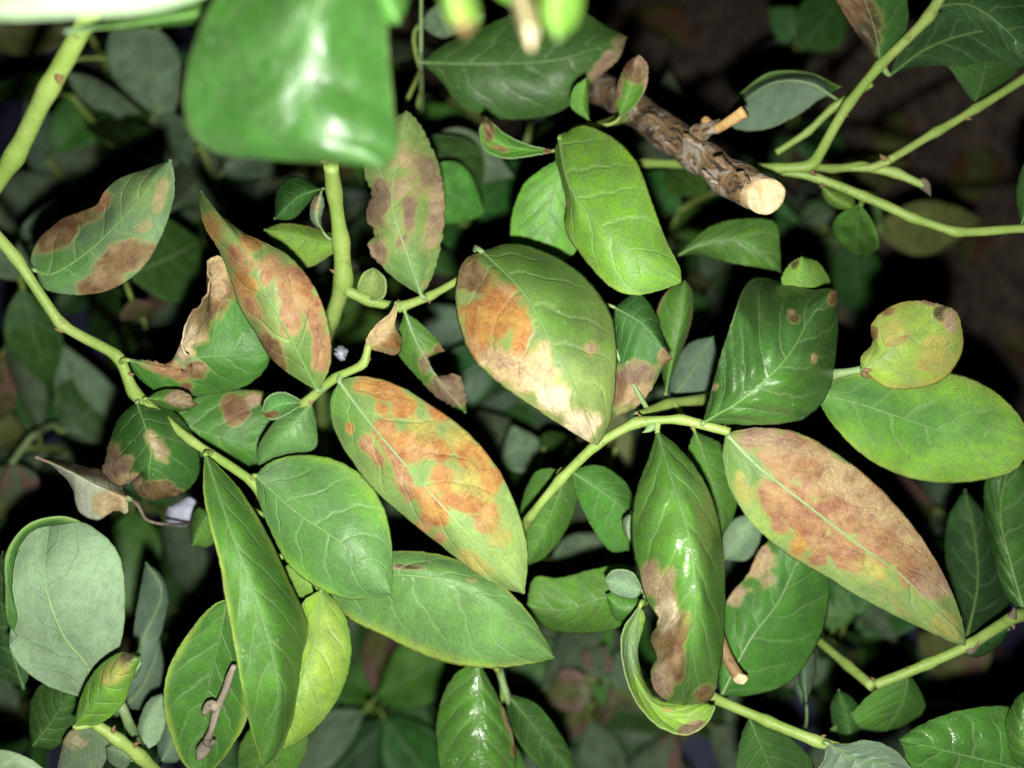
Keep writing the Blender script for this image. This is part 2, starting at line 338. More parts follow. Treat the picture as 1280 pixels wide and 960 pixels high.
LEAFN = [0]
def deep(z): return np.where(np.asarray(z) < 48, np.minimum(z + 0.42 * (z - 20.0) + 1.5, np.maximum(z, 48)), z)   # leaves deeper in the bush
class Shoot:
    def __init__(s, label, x, y, z, name='blueberry_shoot', group=None, cat='plant shoot'):
        s.loc = PW(x, y, z); s.o = link(name, None, None, s.loc)
        s.o['label'] = label; s.o['category'] = cat
        if group: s.o['group'] = group
        s.pts = []; s.rad = []; s.deep = label.startswith(('dim', 'blurred', 'yellowing'))
    def stem(s, pts, material=None, name='stem', seg=10, wob=0.08, nodes=0.22, n=None):
        """pts: (x, y, z cm, radius px)"""
        p = np.array(pts, float)
        if s.deep: p[:, 2] = deep(p[:, 2])
        L = np.sum(np.linalg.norm(np.diff(p[:, :2], axis=0), axis=1))
        n = n or int(max(10, min(140, L / 5)))
        c = crom(p, n)
        sl = np.concatenate([[0], np.cumsum(np.hypot(*np.diff(p[:, :2], axis=0).T))]); sl /= sl[-1]
        lin = np.stack([np.interp(np.linspace(0, 1, n), sl, p[:, j]) for j in range(4)], 1); c = 0.3 * c + 0.7 * lin
        c[1:-1] = 0.25 * c[:-2] + 0.5 * c[1:-1] + 0.25 * c[2:]
        W = PW(c[:, 0], c[:, 1], c[:, 2]); R = 0.76 * c[:, 3] * c[:, 2] / 100 / F
        if nodes:                                          # slight swelling where the drawn path bends at a node
            for q in p[1:-1]:
                d = np.hypot(c[:, 0] - q[0], c[:, 1] - q[1]); R = R * (1 + nodes * np.exp(-(d / (1.0 * q[3])) ** 2))
        o = link(name, tube_mesh(name, W - s.loc, R, material or STEM, seg, wob, len(s.pts) + int(p[0, 0])), s.o)
        s.pts.append(W); s.rad.append(R)
        return o
    def nearest(s, p):
        best = None
        for W, R in zip(s.pts, s.rad):
            d = np.linalg.norm(W - p, axis=1); i = int(np.argmin(d))
            if best is None or d[i] < best[0]: best = (d[i], W[i], R[i])
        return best
    def bud(s, x, y, z, size, ang, material=None, name='bud'):
        """pointed bud of overlapping scales; size px, ang degrees in the picture"""
        a = math.radians(ang); L = size * (0.62 if material is None else 0.8)
        t = np.linspace(0, 1, 8)
        me_pts = []
        near = s.nearest(PW(x, y, z)); off = 0
        if near and near[0] < 0.012:                                  # seat the bud on the stem
            v = (near[1] - CL) @ RMn; x, y, z = 640 - v[0] / v[2] * F, 480 + v[1] / v[2] * F, -v[2] * 100 - near[2] * 45
            off = 0.6 * near[2] * 100 * F / z
        x, y = x + math.cos(a) * off, y - math.sin(a) * off
        b2 = a + 0.5 * (1 if int(x) % 2 else -1)                      # buds lean along the stem
        px = x + math.cos(a) * L * t + (math.cos(b2) - math.cos(a)) * L * t * t; py = y - math.sin(a) * L * t - (math.sin(b2) - math.sin(a)) * L * t * t
        W = PW(px, py, z + 0.05 - 0.10 * t); prof = np.array([0.26, 0.30, 0.31, 0.28, 0.23, 0.17, 0.09, 0.02]) * L * z / 100 / F
        return link(name, tube_mesh(name, W - s.loc, prof, material or BUD, 8, 0.28, int(x + y)), s.o)

    def leaf(s, mid, z, A, B, ez=(0.35, 0.35), pig='green', gloss=0.5, st=(), under=False, rim=None, jag=0.0, nv=6.0,
             quilt=0.5, wav=0.12, res=(72, 22), label=None, flap=None, rib=None, pet=True, twist=0.0, name='leaf', ribw=1.0, seed=None, backpig=None, cup=1.7, pg=(), novein=False):
        """outline drawn as midrib + two margins (photo pixels); z = depth in cm along the midrib; ez = how far the two margins fall away (cm)"""
        LEAFN[0] += 1; sd = seed or LEAFN[0] * 17; W1, W2 = Wob(sd), Wob(sd + 1)
        nu, nh = res
        mid = np.asarray(mid, float); z = np.atleast_1d(np.asarray(z, float))
        cs = np.concatenate([[0], np.cumsum(np.hypot(*np.diff(mid, axis=0).T))]); cs /= cs[-1]
        zz = np.interp(cs, np.linspace(0, 1, len(z)), z)
        uu = np.linspace(0, 1, nu); uu = 0.55 * uu + 0.45 * (0.5 - 0.5 * np.cos(math.pi * uu)); uu = 0.003 + uu * 0.994
        Mc = crom(np.column_stack([mid, zz]), uu, 20)
        base, tip = mid[0], mid[-1]
        Ea = crom(np.vstack([base, A, tip]), uu, 20); Eb = crom(np.vstack([base, B, tip]), uu, 20)
        t = np.linspace(0, 200, nu)
        for E, q in ((Ea, 0), (Eb, 9)):
            if jag:
                wj = np.zeros(nu)
                for bl in st: wj = np.maximum(wj, np.exp(-0.6 * (((E[:, 0] - bl[0]) / bl[2]) ** 2 + ((E[:, 1] - bl[1]) / bl[3]) ** 2)))
                E += jag * (0.06 + 0.94 * wj[:, None]) * np.column_stack([W1(t * 1.3 + q, t * 0, 1.0) + 0.6 * W2(t * 3.1, t * 0 + q, 1), W2(t * 1.5 + q, t * 0, 1.0) + 0.6 * W1(t * 2.9, t * 0 + q, 1)])
            E += 0.5 * np.column_stack([W1(t * 0.8 + q, t * 0), W2(t * 0.8 + q, t * 0)])
        vv = np.linspace(-1, 1, 2 * nh + 1); vv = np.sign(vv) * np.abs(vv) ** 0.9
        av = np.abs(vv)
        X = np.where(vv[None, :] < 0, Mc[:, 0:1] * (1 - av) + Ea[:, 0:1] * av, Mc[:, 0:1] * (1 - av) + Eb[:, 0:1] * av)
        Y = np.where(vv[None, :] < 0, Mc[:, 1:2] * (1 - av) + Ea[:, 1:2] * av, Mc[:, 1:2] * (1 - av) + Eb[:, 1:2] * av)
        U = np.repeat(uu[:, None], len(vv), 1); V = np.repeat(vv[None, :], nu, 0)
        env = np.sin(math.pi * np.clip(U, 0, 1)) ** 0.6
        ea, eb = ez
        if not under: ea, eb = np.multiply(ea, 1.35), np.multiply(eb, 1.35)
        def prof(e):
            if np.ndim(e) == 0: return np.full(nu, float(e))
            return np.interp(uu, np.linspace(0, 1, len(e)), e)
        Z = Mc[:, 2:3] + np.where(V < 0, prof(ea)[:, None], prof(eb)[:, None]) * np.abs(V) ** cup * env
        zc = float(np.mean(Mc[:, 2])); cm = zc / F                        # cm per pixel
        Lc = np.sum(np.hypot(*np.diff(Mc[:, :2], axis=0).T)) * cm
        wid = (np.hypot(X[:, 0] - Mc[:, 0], Y[:, 0] - Mc[:, 1]) + np.hypot(X[:, -1] - Mc[:, 0], Y[:, -1] - Mc[:, 1])) * 0.5 * cm
        hw = max(wid.max(), 0.1)
        xf, yf = U * Lc, V * hw                                         # flat leaf in cm
        # relief: cushions between the veins, soft undulation, wavy margin
        ph = nv * (U - 0.26 * (0.55 * np.abs(V) + 0.45 * V * V)) + np.where(V > 0, 0.45, 0)
        fr = np.abs(ph - np.floor(ph) - 0.5) * 2
        H = quilt * 0.085 * (fr ** 0.7 - 0.6) * env * smooth(0.0, 0.25, np.abs(V)) * (1 - 0.6 * np.abs(V))
        H += 0.05 * quilt * smooth(0, 0.3, np.abs(V)) * env
        H += 0.11 * W2(xf, yf, 1.7) * env + 0.014 * W1(xf, yf, 6.0) * env
        H += wav * W1(xf * 1.0, V * 0.6, 2.4) * np.abs(V) ** 3 * env
        sg = 1.0 if not under else 0.75
        Z = Z - sg * H * min(1.0, Lc / 3.0)
        Pw = PW(X, Y, Z)
        # colours
        pc = np.array(PIG[pig]); colr = np.ones((nu, len(vv), 3)) * pc
        var = 1 + 0.10 * W1(xf, yf, 0.9); colr *= var[..., None]
        for bx, by, rx, ry, ang, kd, amt in pg:
            ca, sa = math.cos(math.radians(ang)), math.sin(math.radians(ang)); dx, dy = X - bx, Y - by
            d = np.sqrt(((dx * ca + dy * sa) / rx) ** 2 + ((-dx * sa + dy * ca) / ry) ** 2)
            m = (amt * (1 - smooth(0.4, 1.3, d + 0.2 * W2(X, Y, 0.07))))[..., None]; colr = colr * (1 - m) + np.array(PIG[kd]) * m
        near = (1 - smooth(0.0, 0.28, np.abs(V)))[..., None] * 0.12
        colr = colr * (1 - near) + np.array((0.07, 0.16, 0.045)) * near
        if rim is not None:
            rc = np.array(PIG.get(rim, PAT.get(rim))); k = (smooth(0.80, 0.985, np.abs(V) + 0.05 * W2(xf, yf, 3)) * 0.75)[..., None]
            colr = colr * (1 - k) + rc * k
        else:
            k = (smooth(0.955, 0.995, np.abs(V)) * 0.5)[..., None]; colr = colr * (1 - k) + np.array((0.19, 0.26, 0.09)) * k
        stc = np.ones((nu, len(vv), 3)) * np.array(PAT['b']); sta = np.zeros((nu, len(vv)))
        for bl in st:
            bx, by, rx, ry, ang, kd = bl[:6]; amt = bl[6] if len(bl) > 6 else 1.0
            ca, sa = math.cos(math.radians(ang)), math.sin(math.radians(ang))
            dx, dy = X - bx, Y - by
            d = np.sqrt(((dx * ca + dy * sa) / rx) ** 2 + ((-dx * sa + dy * ca) / ry) ** 2)
            m = amt * (1 - smooth(0.55, 1.5, d + 0.36 * W1(X, Y, 0.075) + 0.22 * W2(X, Y, 0.17) + 0.12 * W1(X + 31, Y, 0.33)))
            w = np.where(m > sta, 1.0, np.clip(m / (sta + 1e-4), 0, 1) * 0.8)[..., None] * np.clip(m * 4, 0, 1)[..., None]
            stc = stc * (1 - w) + np.array(PAT[kd]) * w; sta = np.maximum(sta, m)
        rib_pts = Pw[:, nh].copy()
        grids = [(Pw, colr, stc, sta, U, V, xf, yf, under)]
        if flap:                                                       # margin rolled over: shows the leaf's other face
            side, fp, fz, u0, u1, fpig = flap
            E = 0 if side == 'A' else len(vv) - 1
            idx = np.where((uu >= u0) & (uu <= u1))[0]
            fc = crom(fp, len(idx)); k = np.linspace(0, 1, 7)
            FX = X[idx, E][:, None] * (1 - k) + fc[:, 0:1] * k; FY = Y[idx, E][:, None] * (1 - k) + fc[:, 1:2] * k
            FZ = Z[idx, E][:, None] - fz * np.sin(k * math.pi * 0.6)
            G = PW(FX, FY, FZ); cf = np.ones((len(idx), 7, 3)) * np.array(PIG[fpig])
            kk = (smooth(0.6, 1.0, k) * 0.6)[None, :, None]; cf = cf * (1 - kk) + np.array((0.2, 0.3, 0.08)) * kk
            grids.append((G, cf, cf * 0, np.zeros((len(idx), 7)), U[idx][:, :1].repeat(7, 1), np.tile(0.9 + k * 0.1, (len(idx), 1)), xf[idx][:, :1].repeat(7, 1), np.tile(k * 0.4, (len(idx), 1)), not under))
        Vs, Fs, Ms, C1, C2, UVs, FLs = [], [], [], [], [], [], []; off = 0
        o0 = Pw[0, nh].copy()
        for (G, c1, c2, c2a, gu, gv, gx, gy, und) in grids:
            a, b_ = G.shape[:2]
            n = np.cross(np.gradient(G, axis=1), np.gradient(G, axis=0)); n /= np.linalg.norm(n, axis=2, keepdims=True) + 1e-15
            flip = np.sum(n * (CL - G), axis=2).mean() < 0
            if flip: n = -n
            bk = G - n * 0.00032
            i = np.arange(a * b_).reshape(a, b_)
            q = np.stack([i[:-1, :-1], i[:-1, 1:], i[1:, 1:], i[1:, :-1]], -1).reshape(-1, 4)
            if flip: q = q[:, ::-1]
            qb = q[:, ::-1] + a * b_
            ring = np.concatenate([i[0, :], i[1:, -1], i[-1, -2::-1], i[-2:0:-1, 0]]); r2 = np.roll(ring, -1)
            e = np.stack([ring, ring + a * b_, r2 + a * b_, r2], -1)
            if flip: e = e[:, ::-1]
            Vs += [G.reshape(-1, 3), bk.reshape(-1, 3)]
            Fs += [q + off, qb + off, e + off]
            Ms += [np.full(len(q), 1 if und else 0), np.full(len(qb), 0 if und else 1), np.full(len(e), 1 if und else 0)]
            bp = np.array(PIG[backpig] if backpig else (PIG['green'] if und else PIG['glauc'])) * 0.8
            al = np.full((a * b_, 1), gloss)
            C1 += [np.hstack([c1.reshape(-1, 3), al]), np.hstack([np.tile(bp, (a * b_, 1)), al * 0.5])]
            s4 = np.hstack([c2.reshape(-1, 3), c2a.reshape(-1, 1)]); C2 += [s4, s4]
            uvd = np.stack([gu, gv, np.full(gu.shape, 0.0 if novein else nv)], -1).reshape(-1, 3); UVs += [uvd, uvd]
            fd = np.stack([gx, gy, np.full(gu.shape, (sd % 97) * 1.37)], -1).reshape(-1, 3); FLs += [fd, fd]
            off += 2 * a * b_
        me = mesh_from(name, np.concatenate(Vs) - o0, np.concatenate(Fs), [LEAF_TOP, LEAF_UND], np.concatenate(Ms))
        for nm, ty, dat, key in (('pigment', 'FLOAT_COLOR', C1, 'color'), ('stain', 'FLOAT_COLOR', C2, 'color'), ('leaf_uv', 'FLOAT_VECTOR', UVs, 'vector'), ('flat', 'FLOAT_VECTOR', FLs, 'vector')):
            at = me.attributes.new(nm, ty, 'POINT'); at.data.foreach_set(key, np.concatenate(dat).astype(np.float32).ravel())
        lo = link(name, me, s.o, o0 - s.loc)
        if label: lo['label'] = label
        # midrib: a thin raised ridge, petiole back to the stem
        toc = CL - rib_pts; toc /= np.linalg.norm(toc, axis=1, keepdims=True)
        r = np.interp(uu, [0, 0.15, 0.7, 1], [0.00050, 0.00036, 0.00019, 0.00005]) * ribw * min(1.0, Lc / 4.5)
        sink = 0.62 if not under else 0.35
        C = rib_pts - toc * (r * sink)[:, None]
        rm = rib or (STEM_PALE if under else (RIB_DARK if pig in ('dark', 'deep') else RIB))
        link('midrib', tube_mesh('midrib', (C - o0)[:-2:2], r[:-2:2], rm, 6, 0.0), lo)
        if pet and s.pts:
            d, q, rr = s.nearest(o0)
            if d > 0.0008:
                if d > 0.035: print('LONG PETIOLE', s.o['label'][:40], tuple(mid[0]), round(d * 100, 1))
                dirn = rib_pts[0] - rib_pts[3]; dirn /= np.linalg.norm(dirn) + 1e-9
                tt = np.linspace(0, 1, 9)[:, None]; p0 = rib_pts[1]; p1 = p0 + dirn * d * 0.45; p2 = q
                Cp = (1 - tt) ** 2 * p0 + 2 * (1 - tt) * tt * p1 + tt ** 2 * p2
                link('petiole', tube_mesh('petiole', Cp - o0, np.linspace(0.0005, 0.0008, 9) * min(1, 0.5 + Lc / 9), STEM if pig in ('lime', 'bright', 'yel', 'green', 'blue') else STEM_PALE, 8, 0.04), lo)
        return lo

# ------------------------------------------------------------------ simple leaf prototypes for the shoots deeper in the bush
def proto(seed, pig, stain=None, aspect=0.46, fold=0.12, bend=0.22, gloss=0.6):
    nu, nh = 18, 5; W1 = Wob(seed)
    uu = np.linspace(0.004, 0.996, nu); vv = np.linspace(-1, 1, 2 * nh + 1)
    U, V = np.meshgrid(uu, vv, indexing='ij')
    w = aspect * 0.5 * (np.sin(math.pi * U ** 0.82) ** 1.02) * (1 + 0.05 * W1(U * 6, V * 0))
    X = U; Y = V * w
    Z = fold * np.abs(V) ** 1.4 * w / (aspect * 0.5) * 0.5 - bend * (U - 0.1) ** 2 + 0.018 * W1(U * 5, V * 1.5, 1.0) + 0.012 * W1(U * 9, V * 3, 1.3)
    G = np.stack([X, Y, Z], -1)
    n = np.cross(np.gradient(G, axis=0), np.gradient(G, axis=1)); n /= np.linalg.norm(n, axis=2, keepdims=True)
    bk = G - n * 0.006
    i = np.arange(nu * (2 * nh + 1)).reshape(nu, -1); N_ = i.size
    q = np.stack([i[:-1, :-1], i[1:, :-1], i[1:, 1:], i[:-1, 1:]], -1).reshape(-1, 4)
    ring = np.concatenate([i[0, :], i[1:, -1], i[-1, -2::-1], i[-2:0:-1, 0]]); r2 = np.roll(ring, -1)
    e = np.stack([ring, r2, r2 + N_, ring + N_], -1)
    me = mesh_from('leaf', np.concatenate([G.reshape(-1, 3), bk.reshape(-1, 3)]), np.concatenate([q, q[:, ::-1] + N_, e]), [PLAIN_TOP, PLAIN_UND],
                   np.concatenate([np.zeros(len(q)), np.ones(len(q)), np.zeros(len(e))]))
    c = np.array(PIG[pig]); und = np.array(PIG['glauc']) * 0.62
    one = np.ones((N_, 1))
    c1 = np.vstack([np.hstack([one * c, one * gloss]), np.hstack([one * und, one * 0.3])])
    sa = np.zeros((N_, 1)) if not stain else np.clip(0.55 + 0.6 * W1(U * 7, V * 2 + seed, 1.0), 0, 1).reshape(-1, 1) * smooth(0.1, 0.5, np.abs(V) + U * 0.4).reshape(-1, 1)
    s4 = np.hstack([one * np.array(PAT[stain or 'b']), sa]); s4 = np.vstack([s4, s4])
    uv = np.stack([U, V, np.full(U.shape, 6.0)], -1).reshape(-1, 3); fl = np.stack([U * 5, V * 1.2, np.full(U.shape, seed * 1.3)], -1).reshape(-1, 3)
    for nm, ty, dat, key in (('pigment', 'FLOAT_COLOR', c1, 'color'), ('stain', 'FLOAT_COLOR', s4, 'color'), ('leaf_uv', 'FLOAT_VECTOR', np.vstack([uv, uv]), 'vector'), ('flat', 'FLOAT_VECTOR', np.vstack([fl, fl]), 'vector')):
        at = me.attributes.new(nm, ty, 'POINT'); at.data.foreach_set(key, dat.astype(np.float32).ravel())
    return me
PROTO = {k: [proto(i * 7 + j, *a) for j in range(3)] for i, (k, a) in enumerate(dict(
    dark=('dark',), deep=('deep',), green=('green',), grey=('grey',), olive=('olive',), brown=('olive', 'p'), litter=('olive', 'b', 0.5, 0.3, 0.3, 0.1), lime=('lime',)).items())}

def place_leaf(parent, ploc, base, tip, nrm, wid, kind, i, stempt=None, under=False, name='leaf'):
    """base, tip: world; wid: full width in metres"""
    base, tip = np.asarray(base, float), np.asarray(tip, float)
    ax = tip - base; L = np.linalg.norm(ax); ax /= L
    n = np.asarray(nrm, float); n = n - ax * np.dot(n, ax); n /= np.linalg.norm(n)
    if under: n = -n
    ay = np.cross(n, ax)
    o = link(name, PROTO[kind][i % 3], parent)
    Mx = Matrix.Identity(4)
    for r in range(3):
        Mx[r][0] = ax[r] * L; Mx[r][1] = ay[r] * wid / 0.46; Mx[r][2] = n[r] * L * 0.9; Mx[r][3] = base[r] - ploc[r]
    o.matrix_basis = Mx
    return o

def bgshoot_bg(s, bx, by, tx, ty, w, z1, z2, kind='dark', roll=0.0, under=False):
    if s.deep: z1, z2 = float(deep(z1)), float(deep(z2))
    b, t = PW(bx, by, z1), PW(tx, ty, z2)
    toc = CL - (b + t) / 2; toc /= np.linalg.norm(toc); ax = (t - b) / np.linalg.norm(t - b)
    sd = np.cross(ax, toc); n = toc * math.cos(math.radians(roll)) + sd * math.sin(math.radians(roll))
    LEAFN[0] += 1
    o = place_leaf(s.o, s.loc, b, t, n, w * (z1 + z2) / 200 / F, kind, LEAFN[0], under=under)
    if s.pts:
        d, q, rr = s.nearest(b)
        if d > 0.001:
            if d > 0.05: print('LONG BG PETIOLE', s.o['label'][:40], (bx, by), round(d * 100, 1))
            tt = np.linspace(0, 1, 6)[:, None]; p1 = b - ax * d * 0.4
            C = (1 - tt) ** 2 * (b + ax * 0.001) + 2 * (1 - tt) * tt * p1 + tt ** 2 * q
            po = link('petiole', tube_mesh('petiole', C - s.loc, 0.0007, STEM, 6), s.o)
    return o
Shoot.bg = bgshoot_bg

# ================================================================== THE SETTING: soil, ground cloth
def ground_h(x, y):
    bank = 0.17 * smooth(-0.02, 0.34, y + 0.25 * x) * smooth(-0.06, 0.20, x)          # soil bank added to bring the ground nearer the flash, so brighter
    return bank + 0.006 * np.sin(x * 31 + 1.3 * np.sin(y * 17)) * np.cos(y * 27 + x * 11) + 0.003 * np.sin(x * 83 + y * 61) + 0.0025 * np.cos(y * 97 - x * 53)
t = np.linspace(-1, 1, 170); ax_ = np.sinh(t * 4.2) / math.sinh(4.2) * 6.0
gx, gy = np.meshgrid(ax_, ax_, indexing='ij'); gz = ground_h(gx, gy)
i = np.arange(gx.size).reshape(gx.shape)
q = np.stack([i[:-1, :-1], i[1:, :-1], i[1:, 1:], i[:-1, 1:]], -1).reshape(-1, 4)
g = link('ground', mesh_from('ground', np.stack([gx, gy, gz], -1).reshape(-1, 3), q, [SOIL])); g['kind'] = 'structure'
# dark blue weed cloth: covers the left and the lower side, soil stays open towards the upper right
cx, cy = np.meshgrid(np.linspace(-1.2, 1.2, 130), np.linspace(-1.0, 1.0, 110), indexing='ij')
cz = ground_h(cx, cy) + 0.012 + 0.004 * np.sin(cx * 14 + 2 * np.sin(cy * 9))
q = np.stack([i_ for i_ in (lambda k: (k[:-1, :-1], k[1:, :-1], k[1:, 1:], k[:-1, 1:]))(np.arange(cx.size).reshape(cx.shape))], -1).reshape(-1, 4)
mx_, my_ = cx.ravel()[q].mean(1), cy.ravel()[q].mean(1)
keep = ~((my_ > -0.10 + 0.02 * np.sin(mx_ * 20)) & (mx_ > -0.17 + 0.02 * np.sin(my_ * 23)))
g = link('ground_cloth', mesh_from('ground_cloth', np.stack([cx, cy, cz], -1).reshape(-1, 3), q[keep], [FABRIC])); g['kind'] = 'structure'

# ================================================================== SHOOTS IN THE LIGHT
GRP = None
# --- left cane: thick green stem from above, zigzag down to the right
S = Shoot('thick yellow-green zigzag cane bearing brown-blotched, chewed and long yellow-rimmed leaves', -30, 262, 18)
S.stem([(150, -60, 12.5, 14), (112, 20, 13.2, 14.5), (62, 110, 14, 14), (18, 195, 15, 13.5), (-26, 268, 16, 11), (20, 322, 16.8, 9), (76, 405, 17.5, 8.5), (148, 446, 17.7, 9), (168, 492, 17.7, 9.5), (240, 552, 17.4, 7), (318, 604, 17.2, 7.5), (345, 660, 17.8, 7), (400, 735, 17.8, 7)], n=150)
S.stem([(-26, 268, 16, 10), (-60, 330, 20, 13), (-160, 430, 30, 15), (-120, 520, 45, 16), (-60, 560, 56.5, 16)], name='cane_base')
for bx, by, bz, sz, an in ((68, 100, 13.6, 26, -105), (78, 408, 17.2, 22, 200), (158, 452, 17.3, 18, -50), (164, 492, 17.0, 20, -30), (316, 596, 16.7, 18, -40), (96, 68, 13, 12, 60)):
    S.bud(bx, by, bz, sz, an)
S.leaf([(44, 338), (62, 343), (108, 316), (160, 265), (213, 199)], (17.6, 17.4, 16.6), [(38, 325), (47, 300), (75, 274), (103, 263), (120, 256), (129, 240), (150, 222), (185, 210)],
       [(55, 361), (85, 368), (125, 366), (160, 350), (186, 325), (206, 285), (217, 245), (217, 215)], ez=(0.5, 0.25), pig='mott', gloss=0.35, wav=0.2,
       st=[(84, 280, 44, 18, -28, 'b'), (124, 248, 13, 20, 10, 'r', .9), (158, 322, 40, 17, -30, 'b', .95), (125, 353, 34, 12, -15, 'b', .85), (180, 285, 22, 9, -40, 'k', .4), (200, 250, 8, 24, 15, 'k', .45)], pg=[(75, 332, 45, 30, -20, 'green', .7), (180, 235, 40, 30, -40, 'pale', .6)], rib=RIB,
       label='greyish leaf with two rusty brown blotches either side of its midrib')
S.leaf([(160, 450), (200, 457), (238, 448), (290, 444), (338, 440)], (17.4, 17.9, 18.3), [(185, 450), (213, 458), (240, 466), (238, 446), (229, 432), (236, 400), (262, 360), (262, 325), (282, 320), (296, 365), (325, 410)],
       [(172, 472), (208, 494), (262, 493), (308, 482), (334, 458)], ez=((0.1, -0.3, -1.2, -0.6, 0.2), 0.5), pig='green', gloss=0.45, jag=2.2, wav=0.1,
       st=[(212, 462, 28, 11, 18, 'r'), (243, 462, 12, 10, 0, 'b'), (245, 405, 14, 48, 22, 't'), (262, 372, 20, 38, 25, 'b', .9), (270, 335, 16, 28, 10, 't'), (233, 428, 9, 20, 20, 'w'), (233, 484, 7, 7, 0, 'b')],
       label='green leaf with a large bite and a dry tan curled margin')
S.leaf([(171, 503), (182, 535), (189, 565), (186, 590), (192, 626)], (17.4, 16.7, 16.8, 17.6), [(150, 520), (133, 560), (128, 592), (148, 608), (163, 603), (163, 590), (172, 588), (166, 604), (176, 622)], [(210, 508), (238, 538), (250, 570), (247, 600), (228, 617), (210, 622)],
       ez=(0.9, 1.1), pig='dark', gloss=0.7, jag=1.8, st=[(140, 585, 22, 28, 20, 'p'), (200, 615, 24, 12, 10, 'b'), (197, 560, 9, 22, -30, 'k', .7), (160, 600, 14, 10, 0, 't')], rib=RIB, label='dark rounded leaf with chewed brown lower edge and holes')
S.leaf([(182, 498), (212, 500), (246, 506)], (17.3, 17.1), [(203, 487), (233, 490)], [(208, 512), (236, 513)], pig='green', gloss=0.5, ez=(.2, .3), st=[(232, 500, 18, 9, 10, 'k'), (243, 507, 6, 6, 0, 'b')], res=(40, 12))
S.leaf([(200, 515), (244, 536), (284, 549), (352, 565)], (18.6, 18.8, 19.3), [(240, 498), (295, 487), (345, 494), (372, 520)], [(235, 560), (285, 582), (325, 582)], pig='green', gloss=0.4, ez=(.3, .3), st=[(298, 506, 14, 12, 0, 'b'), (318, 500, 14, 8, 10, 'k', .8), (292, 520, 9, 7, 0, 'b', .8)])
S.leaf([(256, 566), (288, 662), (316, 740), (338, 808), (348, 868), (330, 958)], (16.9, 15.4, 14.9, 15.2, 16.2), [(254, 610), (262, 655), (276, 710), (290, 790), (304, 865), (318, 930)], [(296, 606), (335, 668), (368, 738), (388, 790), (381, 840), (366, 900), (346, 944)],
       ez=(-0.1, (0.3, 1.3, 1.7, 0.9)), pig='green', gloss=0.35, rim='yel', wav=0.1, nv=7, rib=RIB_DARK, label='long folded deep green leaf with one bright yellow margin')
S.leaf([(319, 594), (370, 640), (428, 680), (490, 743)], (17.0, 16.2, 16.3), [(338, 577), (375, 568), (420, 575), (456, 598), (480, 635), (490, 680), (491, 715)], [(324, 628), (340, 670), (360, 706), (392, 732), (430, 748), (466, 748)],
       ez=(0.45, 0.3), pig='blue', gloss=0.5, rim='lime', quilt=0.3, wav=0.06, pg=[(465, 615, 30, 60, -40, 'bright', .55), (340, 590, 30, 25, 0, 'glauc', .35), (380, 690, 60, 40, 30, 'green', .35)], rib=RIB, label='broad rounded bluish green leaf with thin yellow rim')
S.leaf([(412, 740), (450, 722), (490, 718), (560, 728), (620, 762), (694, 823)], (17.7, 17.1, 16.9, 17.5), [(432, 703), (480, 690), (530, 689), (580, 702), (620, 725), (660, 764), (682, 800)], [(435, 772), (480, 795), (530, 820), (580, 833), (630, 835), (668, 829)],
       ez=(0.35, 0.35), pig='blue', gloss=0.55, rim='yel', quilt=0.35, wav=0.06, st=[(512, 709, 20, 3, 3, 'd', .8), (590, 725, 8, 5, 0, 'p', .6)], label='smooth pale green pointed leaf with yellow edge and a dark scratch')
S.leaf([(402, 737), (396, 788), (384, 832), (366, 880), (354, 938)], (17.6, 16.9, 16.6, 17.1), [(380, 752), (378, 785), (370, 830), (362, 862), (356, 900)], [(424, 755), (438, 792), (438, 832), (424, 872), (398, 908), (374, 928)],
       ez=(-0.15, 0.45), pig='lime', gloss=0.4, rim='bright', wav=0.08, st=[(420, 905, 40, 6, -50, 'p', .7)], pg=[(410, 810, 26, 60, 10, 'yel', .4)], label='yellow-green leaf with purplish margin behind the long folded leaf')
S.leaf([(284, 750), (270, 818), (258, 872), (250, 968)], (17.6, 18.0, 18.3), [(268, 756), (238, 788), (212, 832), (205, 872), (212, 915), (230, 955)], [(300, 790), (306, 850), (310, 892), (290, 932), (266, 962)],
       ez=(-0.25, -0.2), pig='green', gloss=0.5, rim='yel', wav=0.08, rib=RIB_DARK, label='cupped green leaf with yellow rim holding a dead twig')
S.leaf([(372, 892), (340, 930), (300, 990)], (18.6, 19), [(340, 890), (300, 930)], [(385, 930), (360, 975)], pig='green', ez=(.2, .3), res=(40, 12))
S.leaf([(392, 742), (376, 722), (352, 712)], (17.9, 18.2), [(385, 712), (365, 703)], [(385, 748), (366, 742)], pig='lime', ez=(.1, .1), res=(30, 10))
S.leaf([(262, 640), (250, 660), (240, 682)], (18.6, 18.9), [(246, 635), (238, 655)], [(275, 660), (262, 684)], pig='green', res=(30, 10))

# --- the middle green stem with mottled leaves
S = Shoot('hairy green upright stem with a side twig bearing mottled mauve-brown leaves', 410, 420, 22)
S.stem([(405, 560, 30, 9), (400, 460, 23, 10), (414, 400, 19.2, 11), (430, 350, 18.2, 14), (426, 300, 17.6, 13), (418, 240, 16.6, 12), (414, 206, 15.8, 12)])
S.stem([(432, 362, 18.2, 9), (462, 376, 18.3, 8.5), (500, 384, 18.2, 8), (538, 370, 17.9, 7), (584, 344, 17.3, 6)], name='branchlet')
S.stem([(405, 560, 30, 9), (470, 700, 42, 9), (520, 800, 54, 9)], name='cane_base')
for a in ((428, 356, 17.6, 18, 190), (408, 210, 15.5, 16, 150), (422, 208, 15.5, 16, 40), (400, 292, 17.6, 12, 120), (486, 390, 17.8, 9, 60), (525, 378, 17.6, 9, -60), (590, 332, 16.9, 16, 120)): S.bud(*a)
